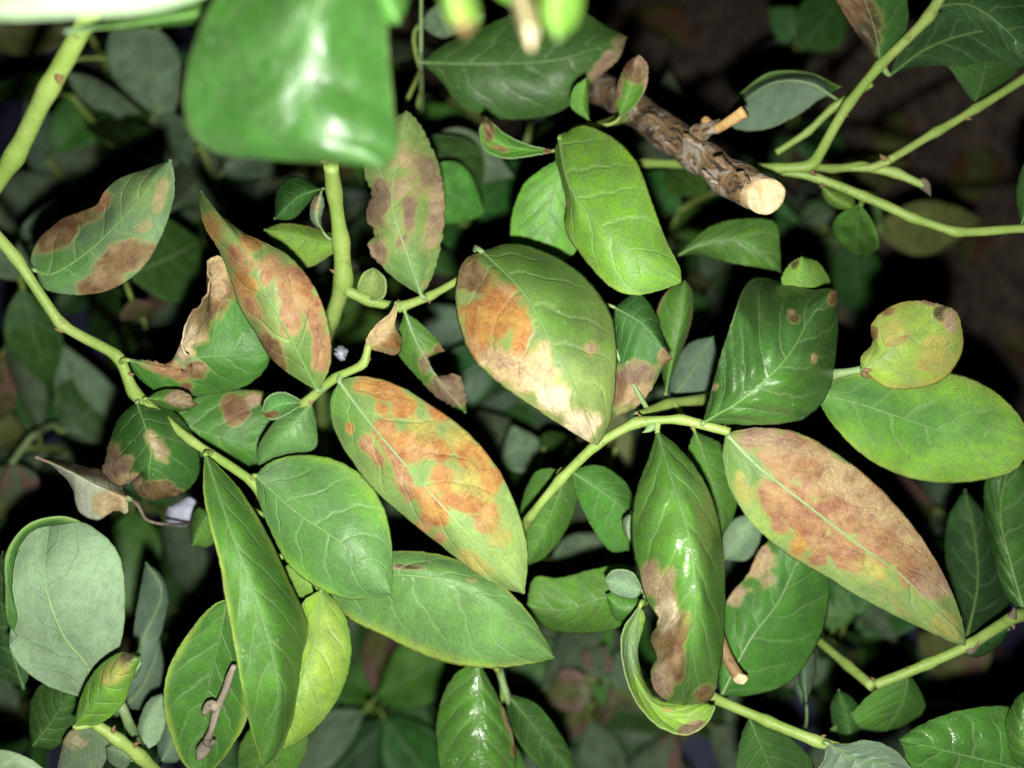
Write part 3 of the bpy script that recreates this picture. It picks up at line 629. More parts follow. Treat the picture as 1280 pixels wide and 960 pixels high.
S.leaf([(527, 370), (508, 315), (490, 255), (497, 195), (508, 138)], (17.7, 17.8, 18.0, 18.3), [(495, 350), (474, 330), (459, 306), (468, 292), (457, 270), (463, 240), (454, 214), (468, 168)], [(541, 345), (553, 300), (557, 250), (549, 205), (532, 166), (517, 145)],
       ez=(0.4, 0.45), pig='pale', gloss=0.35, jag=2.4, wav=0.15, rib=STEM_PALE, pg=[(515, 345, 34, 34, 0, 'blue', .6), (510, 250, 30, 60, 0, 'pale', .5)], st=[(472, 262, 13, 40, 5, 'p', .8), (466, 316, 13, 12, 30, 'p', .8), (511, 268, 12, 26, 10, 'p', .8), (543, 272, 12, 48, 8, 'k', .75), (520, 225, 20, 22, 0, 'k', .5), (505, 200, 20, 16, -20, 'k', .6), (532, 205, 12, 24, -20, 'p', .65), (500, 235, 8, 16, 0, 'k', .6)],
       label='ragged green leaf mottled mauve-brown beneath the blurred foreground leaf')
S.leaf([(506, 390), (519, 424), (536, 455), (552, 480), (582, 516)], (18.1, 18.5, 19.2), [(498, 415), (497, 440), (520, 470), (548, 498)], [(527, 405), (554, 438), (537, 446), (534, 462), (545, 470), (572, 468), (583, 500)],
       ez=(0.3, 0.2), pig='green', gloss=0.5, jag=1.7, rib=STEM_PALE, st=[(532, 450, 9, 14, 0, 'p'), (549, 436, 9, 6, 0, 'b'), (567, 486, 24, 20, 30, 'p', .95)], label='small green leaf with a round bite and mauve-brown tip')
S.leaf([(432, 302), (400, 305), (365, 295), (330, 287)], (17.9, 18.2, 18.6), [(410, 290), (380, 281), (352, 279)], [(412, 320), (388, 334), (372, 334), (350, 312)], pig='lime', gloss=0.35, ez=(.4, .3), rim='y', res=(50, 16), label='short yellow-green leaf crossing the stem')
S.leaf([(402, 236), (375, 245), (343, 274)], (17.6, 18.3), [(368, 220), (347, 236)], [(388, 252), (366, 274)], pig='dark', gloss=0.8, ez=(.5, .3), res=(44, 14), rib=RIB)
S.leaf([(404, 290), (395, 270), (402, 238)], (17.8, 17.6), [(388, 275), (390, 250)], [(402, 276), (406, 255)], pig='glauc', under=True, st=[(395, 250, 6, 14, 0, 'k')], res=(30, 8))
S.leaf([(450, 374), (465, 358), (468, 336)], (18.4, 18.0), [(448, 358), (455, 342)], [(478, 372), (481, 350)], pig='pale', gloss=.3, ez=(-.2, -.2), res=(36, 12))

# --- twig with the orange leaf
S = Shoot('pale green twig carrying a scorched orange leaf and curled tan leaf', 340, 560, 20)
S.stem([(320, 640, 26, 7), (345, 560, 20, 7), (380, 505, 17.6, 8), (420, 472, 17.1, 7.5), (455, 455, 16.9, 7), (461, 430, 16.8, 6)])
S.stem([(320, 640, 26, 7), (330, 720, 40, 9), (380, 800, 55, 10)], name='cane_base')
for a in ((456, 452, 16.5, 8, -30), (388, 505, 17.2, 16, -120)): S.bud(*a)
S.leaf([(397, 489), (372, 440), (345, 390), (290, 292), (251, 238)], (17.0, 16.1, 15.6, 15.8, 17.2), [(365, 470), (340, 450), (318, 415), (300, 385), (285, 340), (270, 308), (256, 285), (249, 260)], [(412, 460), (414, 425), (405, 385), (385, 345), (360, 318), (328, 301), (304, 290), (270, 262)],
       ez=(0.5, 0.45), pig='pale', gloss=0.4, wav=0.15, rib=RIB, pg=[(378, 455, 36, 40, 0, 'green', .6), (262, 262, 24, 30, 0, 'green', .5)], st=[(338, 332, 12, 20, 20, 'r', .9), (366, 352, 17, 30, -35, 'r', .95), (394, 412, 14, 42, -10, 'r', .95), (364, 395, 15, 30, -25, 'r', .9), (298, 322, 11, 24, -30, 'r', .8), (318, 385, 9, 28, -30, 'r', .85), (385, 375, 12, 22, -25, 'o', .6), (342, 445, 10, 25, -30, 'b', .8), (268, 290, 14, 22, -20, 'o', .6), (316, 300, 16, 10, 20, 'o', .7), (305, 355, 12, 16, -30, 'o', .7)],
       label='diamond-shaped leaf with orange-brown blotches overlapping the chewed leaf')
S.leaf([(423, 476), (470, 538), (540, 618), (600, 684), (656, 743)], (16.9, 16.1, 15.9, 16.6), [(413, 500), (415, 530), (435, 570), (470, 615), (510, 650), (555, 686), (600, 720), (635, 737)], [(448, 470), (490, 478), (545, 510), (590, 545), (625, 590), (650, 645), (660, 692)],
       ez=(0.4, 0.45), pig='pale', gloss=0.3, wav=0.08, nv=6.5, rib=STEM_PALE, pg=[(432, 515, 30, 55, -15, 'green', .65), (520, 600, 30, 90, -48, 'lime', .35), (630, 690, 40, 50, 0, 'yel', .15)],
       st=[(478, 490, 26, 11, 18, 'o', .8), (478, 512, 10, 10, 0, 'o', .85), (505, 511, 17, 13, 10, 'o'), (545, 512, 18, 16, 35, 'o', .9), (485, 540, 13, 18, -20, 'o'), (512, 557, 22, 20, 35, 'o'), (548, 560, 22, 18, 20, 'o'), (575, 548, 22, 22, 40, 'y', .8), (588, 570, 18, 26, -40, 'o', .8), (530, 535, 22, 14, 30, 'y', .8), (550, 598, 24, 18, 40, 'o', .9), (590, 612, 26, 24, 40, 'y', .85), (582, 628, 28, 10, 15, 'o'), (612, 600, 15, 18, 0, 'o', .8), (610, 655, 22, 14, 50, 'o', .75), (622, 672, 18, 16, 0, 'y', .6), (472, 573, 8, 24, -32, 'r', .95), (500, 590, 10, 36, -26, 'r'), (438, 533, 6, 8, 0, 'o', .9), (532, 622, 12, 16, -40, 'o'), (545, 645, 15, 20, -20, 'o'), (530, 660, 12, 12, 0, 'o', .7), (550, 672, 10, 8, 0, 'r', .8), (590, 700, 20, 10, 40, 'y', .6)],
       label='large pale leaf covered in orange scorch patches between its veins')
S.leaf([(390, 503), (355, 545), (323, 581)], (17.5, 17.3, 17.7), [(360, 511), (336, 535), (322, 560)], [(396, 530), (395, 560), (366, 570), (342, 578)], pig='blue', gloss=0.45, ez=(.3, .3), res=(50, 16), rib=RIB)
S.leaf([(379, 503), (352, 506), (328, 516)], (17.6, 17.2), [(352, 491), (335, 497)], [(362, 515), (340, 524)], pig='blue', gloss=0.5, ez=(-.2, -.2), st=[(342, 518, 10, 5, -10, 'b')], res=(36, 12))
S.leaf([(459, 436), (474, 420), (494, 400), (496, 377)], (16.8, 16.6, 16.5), [(458, 425), (472, 405), (488, 392)], [(475, 440), (497, 444), (503, 424), (492, 405)], pig='tan', gloss=0.2, ez=(-.1, (0.2, 1.0, .8, .3)), st=[(490, 428, 14, 12, 0, 'o', .8), (475, 415, 12, 14, 30, 't')], res=(44, 14), label='small dry tan-orange leaf curled at the twig tip')

# --- the central shoot
S = Shoot('bright green central shoot crossing behind the scorched leaf, with a rusty tipped leaf', 640, 690, 19)
S.stem([(620, 740, 24, 6), (660, 650, 17.8, 7.5), (700, 600, 17.3, 8), (745, 556, 17.0, 8), (796, 528, 16.8, 8), (850, 524, 16.6, 8), (912, 540, 16.4, 8)])
S.stem([(796, 520, 17.2, 7), (835, 505, 18.2, 9), (890, 498, 19.5, 9), (930, 500, 21, 8)], name='branchlet')
S.stem([(822, 540, 17.2, 5), (836, 640, 18.4, 5), (822, 740, 18.4, 5), (804, 756, 17.6, 4)], name='twig')
S.stem([(620, 740, 24, 7), (640, 800, 40, 9), (650, 860, 54, 10)], name='cane_base')
for a in ((895, 536, 16.0, 20, -10), (862, 524, 16.3, 9, -70), (818, 536, 16.5, 8, -60), (800, 506, 16.7, 14, 100), (816, 540, 16.6, 22, -110, STEM_PALE)): S.bud(*a)
S.leaf([(602, 314), (655, 366), (690, 430), (720, 488), (747, 558)], (17.2, 15.8, 15.2, 15.3, 16.4), [(580, 325), (569, 362), (572, 400), (586, 440), (612, 470), (652, 500), (692, 526), (724, 546)], [(640, 304), (690, 318), (735, 350), (765, 395), (771, 440), (769, 490), (760, 535)],
       ez=((0.9, 0.8, 0.5, 0.3), (1.2, 0.9, 0.6, 0.4)), pig='pale', gloss=0.35, quilt=0.4, wav=0.05, rib=RIB, cup=1.9,
       st=[(590, 345, 20, 25, 0, 'b', .95), (622, 395, 22, 40, 10, 'o'), (596, 410, 18, 40, -15, 'o', .95), (650, 425, 14, 38, 10, 'o', .95), (628, 455, 26, 20, 35, 't', .95), (660, 470, 30, 24, 35, 't', .95), (690, 500, 32, 22, 35, 'w', .95), (680, 460, 14, 24, -20, 't', .8), (722, 525, 22, 22, 30, 'w', .8), (738, 435, 7, 7, 0, 'k', .7)], pg=[(715, 370, 75, 115, -32, 'green', .8), (640, 325, 60, 30, 20, 'green', .7), (750, 420, 22, 80, 0, 'pale', .35)],
       label='large egg-shaped leaf, orange-brown on one half and green on the other')
S.leaf([(878, 529), (932, 496), (985, 445), (1015, 395), (1046, 364)], (16.4, 15.7, 15.5, 16.1, 17.2), [(886, 498), (896, 460), (915, 402), (939, 349), (985, 354), (1015, 362), (1036, 360)], [(920, 531), (975, 530), (1010, 521), (1036, 490), (1046, 440), (1049, 400)],
       ez=((0.4, 0.1, 0.5, 2.6, 1.2), (0.3, 0.6, 1.0, 1.2)), pig='dark', gloss=0.75, pg=[(960, 500, 70, 40, -30, 'green', .7)], quilt=2.4, wav=0.3, rib=RIB, st=[(994, 397, 8, 6, 20, 'd'), (990, 390, 5, 4, 0, 't'), (1040, 372, 7, 10, 20, 'b'), (893, 484, 3, 3, 0, 'k'), (1018, 449, 3, 5, 0, 't')], label='dark glossy puckered leaf bent over at its far end')  # green pigment patch paints in the lit half of this dark leaf
S.leaf([(907, 541), (942, 578), (1005, 628), (1075, 682), (1128, 720), (1208, 808)], (16.5, 16.2, 16.0, 16.1, 16.7), [(903, 570), (912, 610), (936, 650), (980, 690), (1030, 720), (1090, 755), (1150, 785), (1190, 803)], [(945, 534), (1000, 541), (1060, 576), (1110, 620), (1155, 675), (1186, 730), (1204, 780)],
       ez=(0.35, 0.4), pig='pale', gloss=0.3, quilt=0.6, wav=0.08, nv=6, rib=STEM_PALE, ribw=1.2, pg=[(925, 570, 36, 42, 0, 'green', .6), (1080, 690, 130, 16, 40, 'lime', .4), (960, 660, 50, 16, 40, 'yel', .3)],
       st=[(1000, 575, 62, 36, 35, 'r'), (1080, 640, 80, 48, 42, 'r'), (1140, 700, 50, 40, 48, 'r', .95), (968, 552, 34, 18, 20, 'k', .9), (1062, 600, 60, 16, 40, 't', .85), (1130, 660, 60, 16, 48, 't', .8), (1046, 612, 26, 12, 30, 't', .8), (1080, 645, 26, 10, 30, 't', .7), (1168, 735, 26, 24, 45, 'k', .8), (976, 642, 17, 34, -30, 'r'), (1012, 668, 18, 38, -28, 'r'), (1058, 690, 20, 28, -40, 'r', .95), (998, 678, 14, 20, -20, 'o', .8), (1100, 722, 30, 14, 38, 'y', .6), (930, 610, 10, 26, -20, 'y', .5), (1180, 775, 14, 22, -30, 'y', .45)],
       label='long leaf mostly scorched rusty pink-brown with a green midrib')
S.leaf([(821, 538), (840, 600), (860, 665), (868, 720), (869, 762), (864, 812), (858, 880)], (16.7, 15.4, 14.6, 14.3, 14.4, 14.9, 16.6), [(811, 570), (794, 618), (789, 676), (798, 716), (808, 752), (822, 775), (812, 800), (820, 822), (812, 842), (820, 866), (836, 878)], [(850, 560), (880, 600), (899, 650), (906, 720), (906, 785), (900, 840), (890, 872), (876, 880)],
       ez=((0.5, 1.1, 1.2, 0.9), (0.5, 1.1, 1.2, 0.9)), pig='green', gloss=0.95, quilt=1.4, wav=0.1, jag=1.3, rib=RIB_DARK, cup=1.8, st=[(838, 795, 22, 40, 5, 'b'), (834, 770, 15, 18, 20, 'w'), (832, 848, 18, 26, 0, 'k', .95), (846, 830, 10, 30, 0, 'b', .95), (810, 715, 12, 20, 10, 'k', .85), (830, 730, 8, 20, 20, 'k', .7), (882, 868, 12, 10, 0, 'b', .8)],
       label='narrow glossy dark leaf with a whitish brown dead patch along one margin')
S.leaf([(800, 758), (786, 800), (796, 852), (826, 890), (860, 898), (894, 882)], (17.0, 17.5, 17.3, 16.9), [(779, 790), (781, 835), (798, 880), (828, 910), (858, 918), (882, 905)], [(806, 770), (798, 815), (806, 852), (824, 874), (858, 880), (880, 879)], pig='lime', gloss=0.4, ez=(-.35, .2), st=[(835, 888, 8, 5, 0, 'o', .7), (865, 908, 18, 6, -20, 'p')], pg=[(790, 800, 14, 50, 5, 'glauc', .8)], rib=RIB, label='crescent-shaped curled yellow-green leaf under the glossy leaf')
S.leaf([(768, 384), (803, 405), (826, 432), (840, 448)], (17.6, 17.3, 17.2), [(798, 366), (820, 393), (829, 424)], [(764, 440), (756, 500), (766, 520), (795, 510), (814, 488), (828, 462)], pig='dark', gloss=0.3, ez=(.4, .5), jag=0.8, rib=RIB, st=[(790, 490, 32, 32, 0, 't', .72), (770, 490, 14, 26, 20, 'b', .85), (800, 465, 22, 14, 10, 'p', .9), (832, 447, 8, 8, 0, 'b')], label='dull leaf with crumpled olive-brown lower half beside the scorched leaf')
S.leaf([(812, 744), (755, 747), (708, 762), (658, 758)], (18.4, 19.0, 19.4), [(788, 708), (740, 712), (700, 722), (668, 722)], [(800, 765), (770, 786), (722, 792), (685, 786)], pig='green', gloss=0.45, ez=(.3, .4), rim='green', label='wide mid-green leaf partly hidden by the orange leaf tip')
S.leaf([(803, 738), (780, 730), (756, 726)], (17.6, 17.5), [(790, 716), (766, 714)], [(794, 748), (766, 742)], pig='glauc', under=True, gloss=.3, ez=(-.3, .3), res=(36, 12))
S.leaf([(806, 752), (782, 762), (757, 744)], (17.9, 17.9), [(788, 742), (768, 738)], [(800, 772), (770, 774)], pig='green', gloss=.5, ez=(.2, .3), res=(36, 12))
S.leaf([(790, 640), (785, 660), (787, 676)], (17.4, 17.2), [(779, 648), (779, 664)], [(795, 650), (794, 668)], pig='glauc', under=True, res=(24, 8))
S.leaf([(710, 588), (690, 640), (657, 708)], (18.4, 19.0, 19.6), [(672, 588), (650, 632), (648, 680)], [(722, 618), (712, 656), (682, 696)], pig='green', gloss=0.4, ez=(.4, .4), res=(50, 16))
S.leaf([(712, 588), (748, 612), (780, 640), (786, 688)], (18.2, 18.5, 19.3), [(748, 581), (782, 602), (793, 628), (792, 660)], [(720, 618), (740, 660), (765, 690)], pig='green', gloss=0.4, ez=(.4, .3), res=(50, 16))
S.leaf([(868, 538), (880, 570), (892, 612), (902, 668)], (18.0, 18.6, 19.2), [(860, 565), (866, 610), (882, 650)], [(908, 560), (922, 606), (918, 645)], pig='green', gloss=0.4, ez=(.3, .4), res=(50, 16))
S.leaf([(838, 500), (862, 470), (892, 420)], (19.6, 20.4), [(838, 470), (860, 430)], [(878, 500), (898, 470)], pig='grey', gloss=.3, ez=(.3, .3), res=(44, 14), under=True)
S.leaf([(832, 492), (842, 440), (850, 400), (856, 350)], (19.0, 19.4), [(825, 450), (818, 400), (832, 365)], [(852, 440), (866, 395), (864, 360)], pig='green', gloss=.4, ez=(.4, .3), rim='tan', res=(50, 14))
S.leaf([(700, 196), (690, 250), (676, 330)], (18.4, 19.0, 19.4), [(655, 230), (638, 282), (644, 320)], [(725, 230), (735, 280), (712, 322)], pig='bright', gloss=0.45, ez=(.3, .3), pet=False)
S.leaf([(905, 700), (925, 680), (948, 640)], (20.4, 20.6), [(900, 680), (915, 650)], [(935, 700), (952, 670)], pig='glauc', under=True, gloss=.3, res=(36, 10))

# --- leaf tucked above the scorched leaf (on its own hidden twig, from the cut branch side)
S = Shoot('short twig with a bright apple-green leaf beside the cut branch', 740, 158, 20)
S.stem([(742, 158, 19.6, 6), (722, 162, 19, 6), (704, 172, 18.5, 6)])
S.stem([(742, 158, 19.6, 6), (770, 150, 21.0, 7), (790, 146, 21.6, 7)], name='twig_base')
S.leaf([(699, 172), (712, 232), (750, 281), (800, 325), (852, 353)], (18.2, 17.0, 16.7, 17.0), [(693, 190), (700, 220), (708, 258), (706, 286), (732, 327), (765, 360), (792, 369), (832, 361)], [(728, 156), (765, 170), (795, 200), (813, 245), (831, 295), (851, 338)],
       ez=((1.0, 0.6, 0.4, 0.3), (0.6, 0.4, 0.4, 0.3)), pig='bright', gloss=0.4, quilt=0.4, rib=RIB, rim='lime', st=[(706, 262, 3, 10, 15, 't')], label='bright apple-green leaf with pale net veins below the cut branch')
S.leaf([(690, 189), (652, 186), (622, 178), (607, 149)], (18.8, 19.2, 19.0), [(660, 182), (634, 170), (612, 152), (606, 147)], [(662, 194), (632, 197), (606, 186), (600, 160)], pig='bright', gloss=0.4, ez=(-.3, -.2), st=[(612, 162, 8, 14, 0, 'b'), (625, 186, 12, 5, 10, 'r', .8), (608, 150, 6, 6, 0, 'd'), (690, 188, 10, 8, 0, 'b')], res=(44, 14), label='small rolled leaf with shrivelled brown tip')
S.leaf([(737, 152), (728, 130), (733, 97)], (19.6, 19.5), [(714, 134), (717, 110)], [(736, 130), (735, 106)], pig='bright', gloss=0.4, ez=(.1, .2), res=(36, 12))
S.leaf([(775, 146), (788, 112), (797, 69)], (19.6, 19.2), [(770, 128), (772, 104), (784, 78)], [(793, 132), (808, 104), (808, 80)], pig='bright', gloss=0.35, ez=(.2, -.2), jag=1.0, st=[(795, 80, 16, 16, 0, 'b'), (773, 108, 4, 14, 0, 'p', .9), (808, 98, 4, 20, 0, 'k', .9), (800, 74, 8, 6, 0, 'k')], res=(44, 14), label='tiny green leaf with brown withered top above the cut branch')

# --- blurred foreground shoot hanging in from above
S = Shoot('out-of-focus shoot with one large bright leaf hanging over the others', 470, -90, 9.5)
S.stem([(160, -330, 14, 14), (400, -140, 8.8, 16), (560, -70, 8.0, 16), (700, -40, 8.0, 14), (720, -20, 8, 10)])
S.stem([(160, -330, 14, 14), (60, -420, 30, 14), (300, -300, 60, 14), (500, 100, 58, 14)], name='cane_base')
S.leaf([(430, -60), (398, 10), (384, 90), (400, 160), (480, 210)], (8.8, 9.4, 9.6, 10.0), [(300, -40), (250, 30), (228, 110), (238, 168), (268, 190), (330, 199), (420, 205)], [(478, -20), (486, 60), (492, 130), (497, 190)], ez=(0.4, 0.5), pig='near', gloss=0.72, quilt=1.3, wav=0.02, nv=4.0, novein=True, ribw=0.5, rib=RIB_DARK, cup=1.4, label='large bright green leaf out of focus above the hairy stem')
S.leaf([(460, -60), (480, -10), (500, 30)], (9.4, 9.8), [(440, -20), (470, 30)], [(505, -50), (512, 0)], pig='green', gloss=0.4, res=(36, 12))
S.leaf([(380, -110), (200, -70), (60, -20), (-80, 12)], (7.8, 8.0), [(280, -120), (100, -90), (0, -60)], [(280, -20), (200, 12), (90, 20), (0, 24)], pig='glauc', under=True, gloss=0.4, ez=(.2, .2), label='pale blurred leaf underside of the overhanging shoot')
S.leaf([(380, -60), (300, 0), (180, 28), (80, 40)], (10.6, 11), [(300, -30), (200, 0)], [(280, 22), (200, 34)], pig='green', gloss=0.3, res=(36, 12))
S.leaf([(700, -30), (690, 10), (698, 52)], (7.8, 8.0), [(672, -10), (676, 30)], [(730, -10), (722, 30)], pig='bright', gloss=0.4, res=(36, 12))
S.leaf([(560, -50), (566, 0), (584, 46)], (7.8, 8.0), [(548, -10), (562, 34)], [(590, -20), (600, 24)], pig='lime', gloss=0.4, st=[(584, 40, 14, 14, 0, 'b')], res=(36, 12))
S.leaf([(640, -50), (654, 10), (664, 62)], (7.8, 8.0), [(638, -10), (650, 40)], [(664, -10), (676, 40)], pig='dry', gloss=0.2, st=[(664, 50, 14, 18, 0, 'w')], res=(36, 12))
S.leaf([(600, -70), (640, -20), (690, 12)], (9.5, 9.8), [(600, -20), (650, 14)], [(660, -50), (700, -20)], pig='bright', gloss=0.4, res=(36, 12))

# --- upper right branching shoot
S = Shoot('forked lime-green shoot with dark leaves and a dry stub behind the sawn branch', 780, 204, 24)
S.stem([(760, 203, 23, 7), (810, 204, 22, 7), (870, 206, 21, 7), (970, 210, 19.4, 8), (1015, 207, 19.2, 9), (1060, 130, 19, 8), (1100, 82, 18.8, 8.5), (1160, 22, 18.6, 9), (1210, -60, 18.5, 7)])
S.stem([(960, 211, 19.8, 6), (1020, 222, 19.5, 7), (1080, 245, 19.1, 7.5), (1140, 272, 18.9, 7.5), (1195, 290, 18.7, 7.5), (1290, 285, 18.5, 7), (1380, 270, 19, 7)], name='fork')
S.stem([(1012, 208, 19.3, 6), (1040, 211, 19.7, 6.5), (1075, 208, 19.8, 7.5), (1120, 216, 19.5, 7.5), (1160, 234, 19.3, 6)], name='fork')
S.stem([(1112, 200, 19.3, 7), (1170, 165, 19.2, 7.5), (1220, 136, 19.2, 7.5), (1290, 92, 19.2, 8), (1370, 30, 20, 8)], name='fork')
S.stem([(970, 191, 20.2, 5.5), (1010, 165, 20, 6), (1042, 134, 19.8, 6.5), (1090, 104, 19.2, 6)], name='fork')
S.stem([(1112, 200, 19.3, 7), (1090, 210, 19.6, 6), (1060, 210, 19.8, 6)], name='fork')
S.stem([(760, 203, 23, 7), (700, 260, 32, 8), (660, 400, 44, 10), (650, 520, 58, 11)], name='cane_base')
for a in ((1150, 26, 18.2, 22, 60), (1104, 82, 18.4, 12, 30), (1016, 208, 18.8, 18, -80), (1075, 146, 18.7, 9, 0), (1036, 182, 18.8, 9, 60), (1100, 200, 19.0, 18, 170), (1172, 170, 18.9, 10, -20), (1215, 134, 18.8, 12, -40), (1085, 246, 18.8, 9, -60), (1197, 292, 18.3, 12, 0), (1268, 281, 18.2, 16, -10), (1025, 232, 19.2, 12, -100)): S.bud(*a)
S.bud(1146, 228, 19.2, 28, -20, DRYTIP, 'dry_stub')
S.leaf([(1101, 80), (1094, 40), (1070, -30)], (18.8, 19.0), [(1075, 48), (1052, 12), (1030, -30)], [(1128, 50), (1136, 15), (1120, -30)], pig='dark', gloss=0.6, ez=(.2, .3), jag=0.8, rib=STEM_PALE, st=[(1070, 20, 26, 40, -25, 'd'), (1060, 0, 26, 26, -20, 'b'), (1086, 45, 14, 16, 0, 'd')], label='leaf half blackened brown, half dark green at the fork')
S.leaf([(1112, 94), (1160, 60), (1220, 40), (1300, 35)], (18.9, 19.6, 19.9), [(1135, 50), (1175, 15), (1240, 0)], [(1150, 83), (1215, 84), (1280, 82)], pig='deep', gloss=0.75, ez=(.2, .4), rib=RIB, label='broad dark glossy leaf below the blackened leaf at the fork')
S.leaf([(1170, 8), (1210, 6), (1260, 40), (1300, 92)], (18.6, 18.9, 19.4), [(1200, -30), (1260, -20), (1310, 30)], [(1186, 20), (1235, 42), (1270, 74)], pig='deep', gloss=0.8, ez=(.3, .3))
S.leaf([(1218, 130), (1228, 100), (1240, 40)], (19.6, 20.4), [(1196, 98), (1180, 70), (1200, 40)], [(1245, 112), (1276, 82), (1270, 50)], pig='dark', gloss=0.5, ez=(.3, .3), res=(44, 14), rib=RIB)
S.leaf([(1046, 124), (1012, 104), (965, 104), (906, 146)], (19.9, 20.6, 21.2), [(1022, 96), (975, 94), (935, 112)], [(1030, 122), (1000, 142), (955, 162), (918, 160)], pig='grey', under=True, gloss=0.4, ez=(.5, .1), backpig='dark', flap=('A', [(1052, 108), (1010, 92), (960, 92), (925, 118)], -0.1, 0.06, 0.75, 'dark'), label='drooping leaf showing its grey-green underside')
S.leaf([(1025, 230), (1045, 248), (1070, 262)], (19.7, 20.2), [(1050, 236), (1068, 248)], [(1032, 252), (1050, 262)], pig='lime', gloss=0.3, res=(30, 10))
S.leaf([(1276, 284), (1290, 240), (1300, 190)], (18.6, 18.8), [(1270, 240), (1282, 200)], [(1310, 250), (1312, 210)], pig='dark', gloss=0.6, res=(30, 10), rib=STEM_PALE)
S.leaf([(842, 322), (880, 305), (930, 302), (976, 340)], (20.4, 20.0, 20.2), [(880, 288), (912, 275), (969, 278), (975, 308)], [(868, 318), (905, 327), (945, 334)], pig='green', gloss=0.5, ez=(.3, .3), pet=False, rib=RIB, label='kite-shaped mid-green leaf under the cut end of the branch')
S.bg(1076, 256, 1066, 336, 60, 19.8, 22, 'green', 20)

# --- dark leaf at top behind the bud cluster
S = Shoot('thin grey-green stem with a large dark tan-edged leaf touching the sawn branch', 526, 40, 25)
S.stem([(540, 420, 50, 5), (515, 250, 32, 5), (527, 130, 25, 4), (526, 70, 22, 3.5), (527, -40, 21, 3.5)], STEM_PALE)
S.stem([(540, 420, 50, 5), (540, 480, 56, 6), (545, 510, 60, 6)], name='cane_base')
S.leaf([(526, 78), (600, 80), (700, 74), (784, 46)], (21.8, 21.4, 21.2, 21.6), [(556, 55), (610, 30), (668, 8), (724, 12), (760, 34)], [(548, 98), (578, 134), (620, 148), (680, 146), (714, 131), (745, 100), (774, 72)], pig='dark', gloss=0.55, ez=(.4, .5), rib=RIB, jag=.5, st=[(755, 82, 30, 9, -45, 'k', .9), (776, 52, 10, 10, 0, 'p', .6)], label='large dark green leaf with a tan tip margin')
S.bg(528, 170, 600, 260, 90, 24, 26, 'dark', 10); S.bg(520, 190, 640, 210, 80, 26, 27, 'green', 30, True); S.bg(527, 30, 600, 20, 40, 23, 24, 'dark', 0, True); S.bg(520, 220, 612, 268, 74, 22.5, 23.5, 'green', -10)

# --- yellow leaf and its neighbour on the right
S = Shoot('pale twig with a notched yellow leaf over a smooth green leaf', 1010, 478, 19)
S.stem([(960, 500, 21, 7), (1010, 482, 18.5, 6), (1042, 468, 17.2, 8), (1076, 462, 16.8, 7)], STEM_PALE)
S.stem([(960, 500, 21, 7), (900, 560, 32, 9), (800, 700, 50, 10), (780, 740, 56, 10)], name='cane_base')
for a in ((1092, 474, 16.2, 20, -15), (1096, 478, 16.1, 22, -60), (1036, 472, 16.8, 8, -90)): S.bud(*a)
S.leaf([(1076, 463), (1125, 430), (1165, 402), (1186, 384)], (16.8, 16.4, 16.5), [(1076, 446), (1090, 428), (1088, 408), (1106, 386), (1140, 375), (1168, 378)], [(1108, 484), (1150, 485), (1185, 470), (1204, 437), (1203, 410), (1196, 390)], pig='yel', gloss=0.35, ez=(.3, .35), rim='y', rib=RIB, jag=.5, st=[(1112, 388, 12, 8, -20, 'b', .7), (1092, 415, 6, 8, 0, 'b', .9), (1125, 424, 14, 4, -25, 'b', .85), (1178, 392, 10, 10, 0, 'd', .8), (1188, 400, 8, 12, 0, 'k', .8), (1155, 455, 12, 8, 0, 'o', .5), (1165, 377, 16, 5, 10, 'p', .8), (1120, 410, 20, 16, 0, 'y', .5), (1170, 440, 20, 20, 0, 'y', .5)], label='notched rounded yellow leaf with brown spots')
S.leaf([(1018, 492), (1065, 502), (1120, 520), (1190, 542), (1292, 556)], (17.3, 17.4, 17.6), [(1036, 474), (1100, 462), (1180, 464), (1230, 480), (1265, 508), (1284, 535)], [(1040, 530), (1080, 570), (1130, 595), (1180, 604), (1225, 601), (1268, 588)], pig='lime', gloss=0.45, ez=(.35, .4), rim='yel', quilt=.4, rib=RIB, pg=[(1110, 520, 95, 42, 18, 'green', .75), (1200, 530, 60, 30, 10, 'blue', .5), (1060, 490, 50, 30, 10, 'blue', .6)], label='large smooth green leaf mottled yellow under the notched yellow leaf')
S.leaf([(1008, 400), (1004, 360), (1002, 321)], (17.9, 18.4), [(986, 370), (976, 350), (988, 328)], [(1040, 390), (1042, 360), (1024, 328)], pig='lime', gloss=0.4, ez=(.3, .4), pet=False, st=[(994, 330, 5, 8, 30, 'd', .8)], pg=[(1035, 380, 16, 34, 0, 'green', .8)], res=(44, 14), label='yellow-green leaf tip showing above the dark puckered leaf')

# --- right edge and lower right
S = Shoot('knobbly green twig with dry brown stubs under the rusty scorched leaf tip', 1290, 770, 19)
S.stem([(1360, 720, 20, 8), (1285, 768, 18.8, 9), (1270, 770, 18.5, 9), (1212, 806, 18, 8), (1160, 830, 18.1, 8), (1094, 856, 18.4, 8)])
S.stem([(1090, 858, 18.5, 8), (1060, 832, 19.4, 7), (1022, 800, 20.6, 7)], name='branchlet')
S.stem([(1360, 720, 20, 8), (1480, 760, 34, 10), (1400, 800, 58, 12)], name='cane_base')
for a in ((1212, 812, 17.6, 26, 0, DRYTIP), (1272, 766, 18.0, 20, 40, DRYTIP), (1092, 850, 18.1, 12, 100), (1132, 838, 17.9, 9, 60), (1276, 780, 18.1, 16, -30)): S.bud(*a)
S.leaf([(1282, 770), (1262, 700), (1250, 640), (1262, 575)], (18.9, 19.4, 19.9), [(1256, 742), (1240, 690), (1230, 640), (1234, 596)], [(1320, 730), (1330, 660), (1310, 590)], pig='dark', gloss=0.9, ez=(.4, .4), quilt=.9, rib=RIB, label='dark shiny leaf rising from the knobbly node')
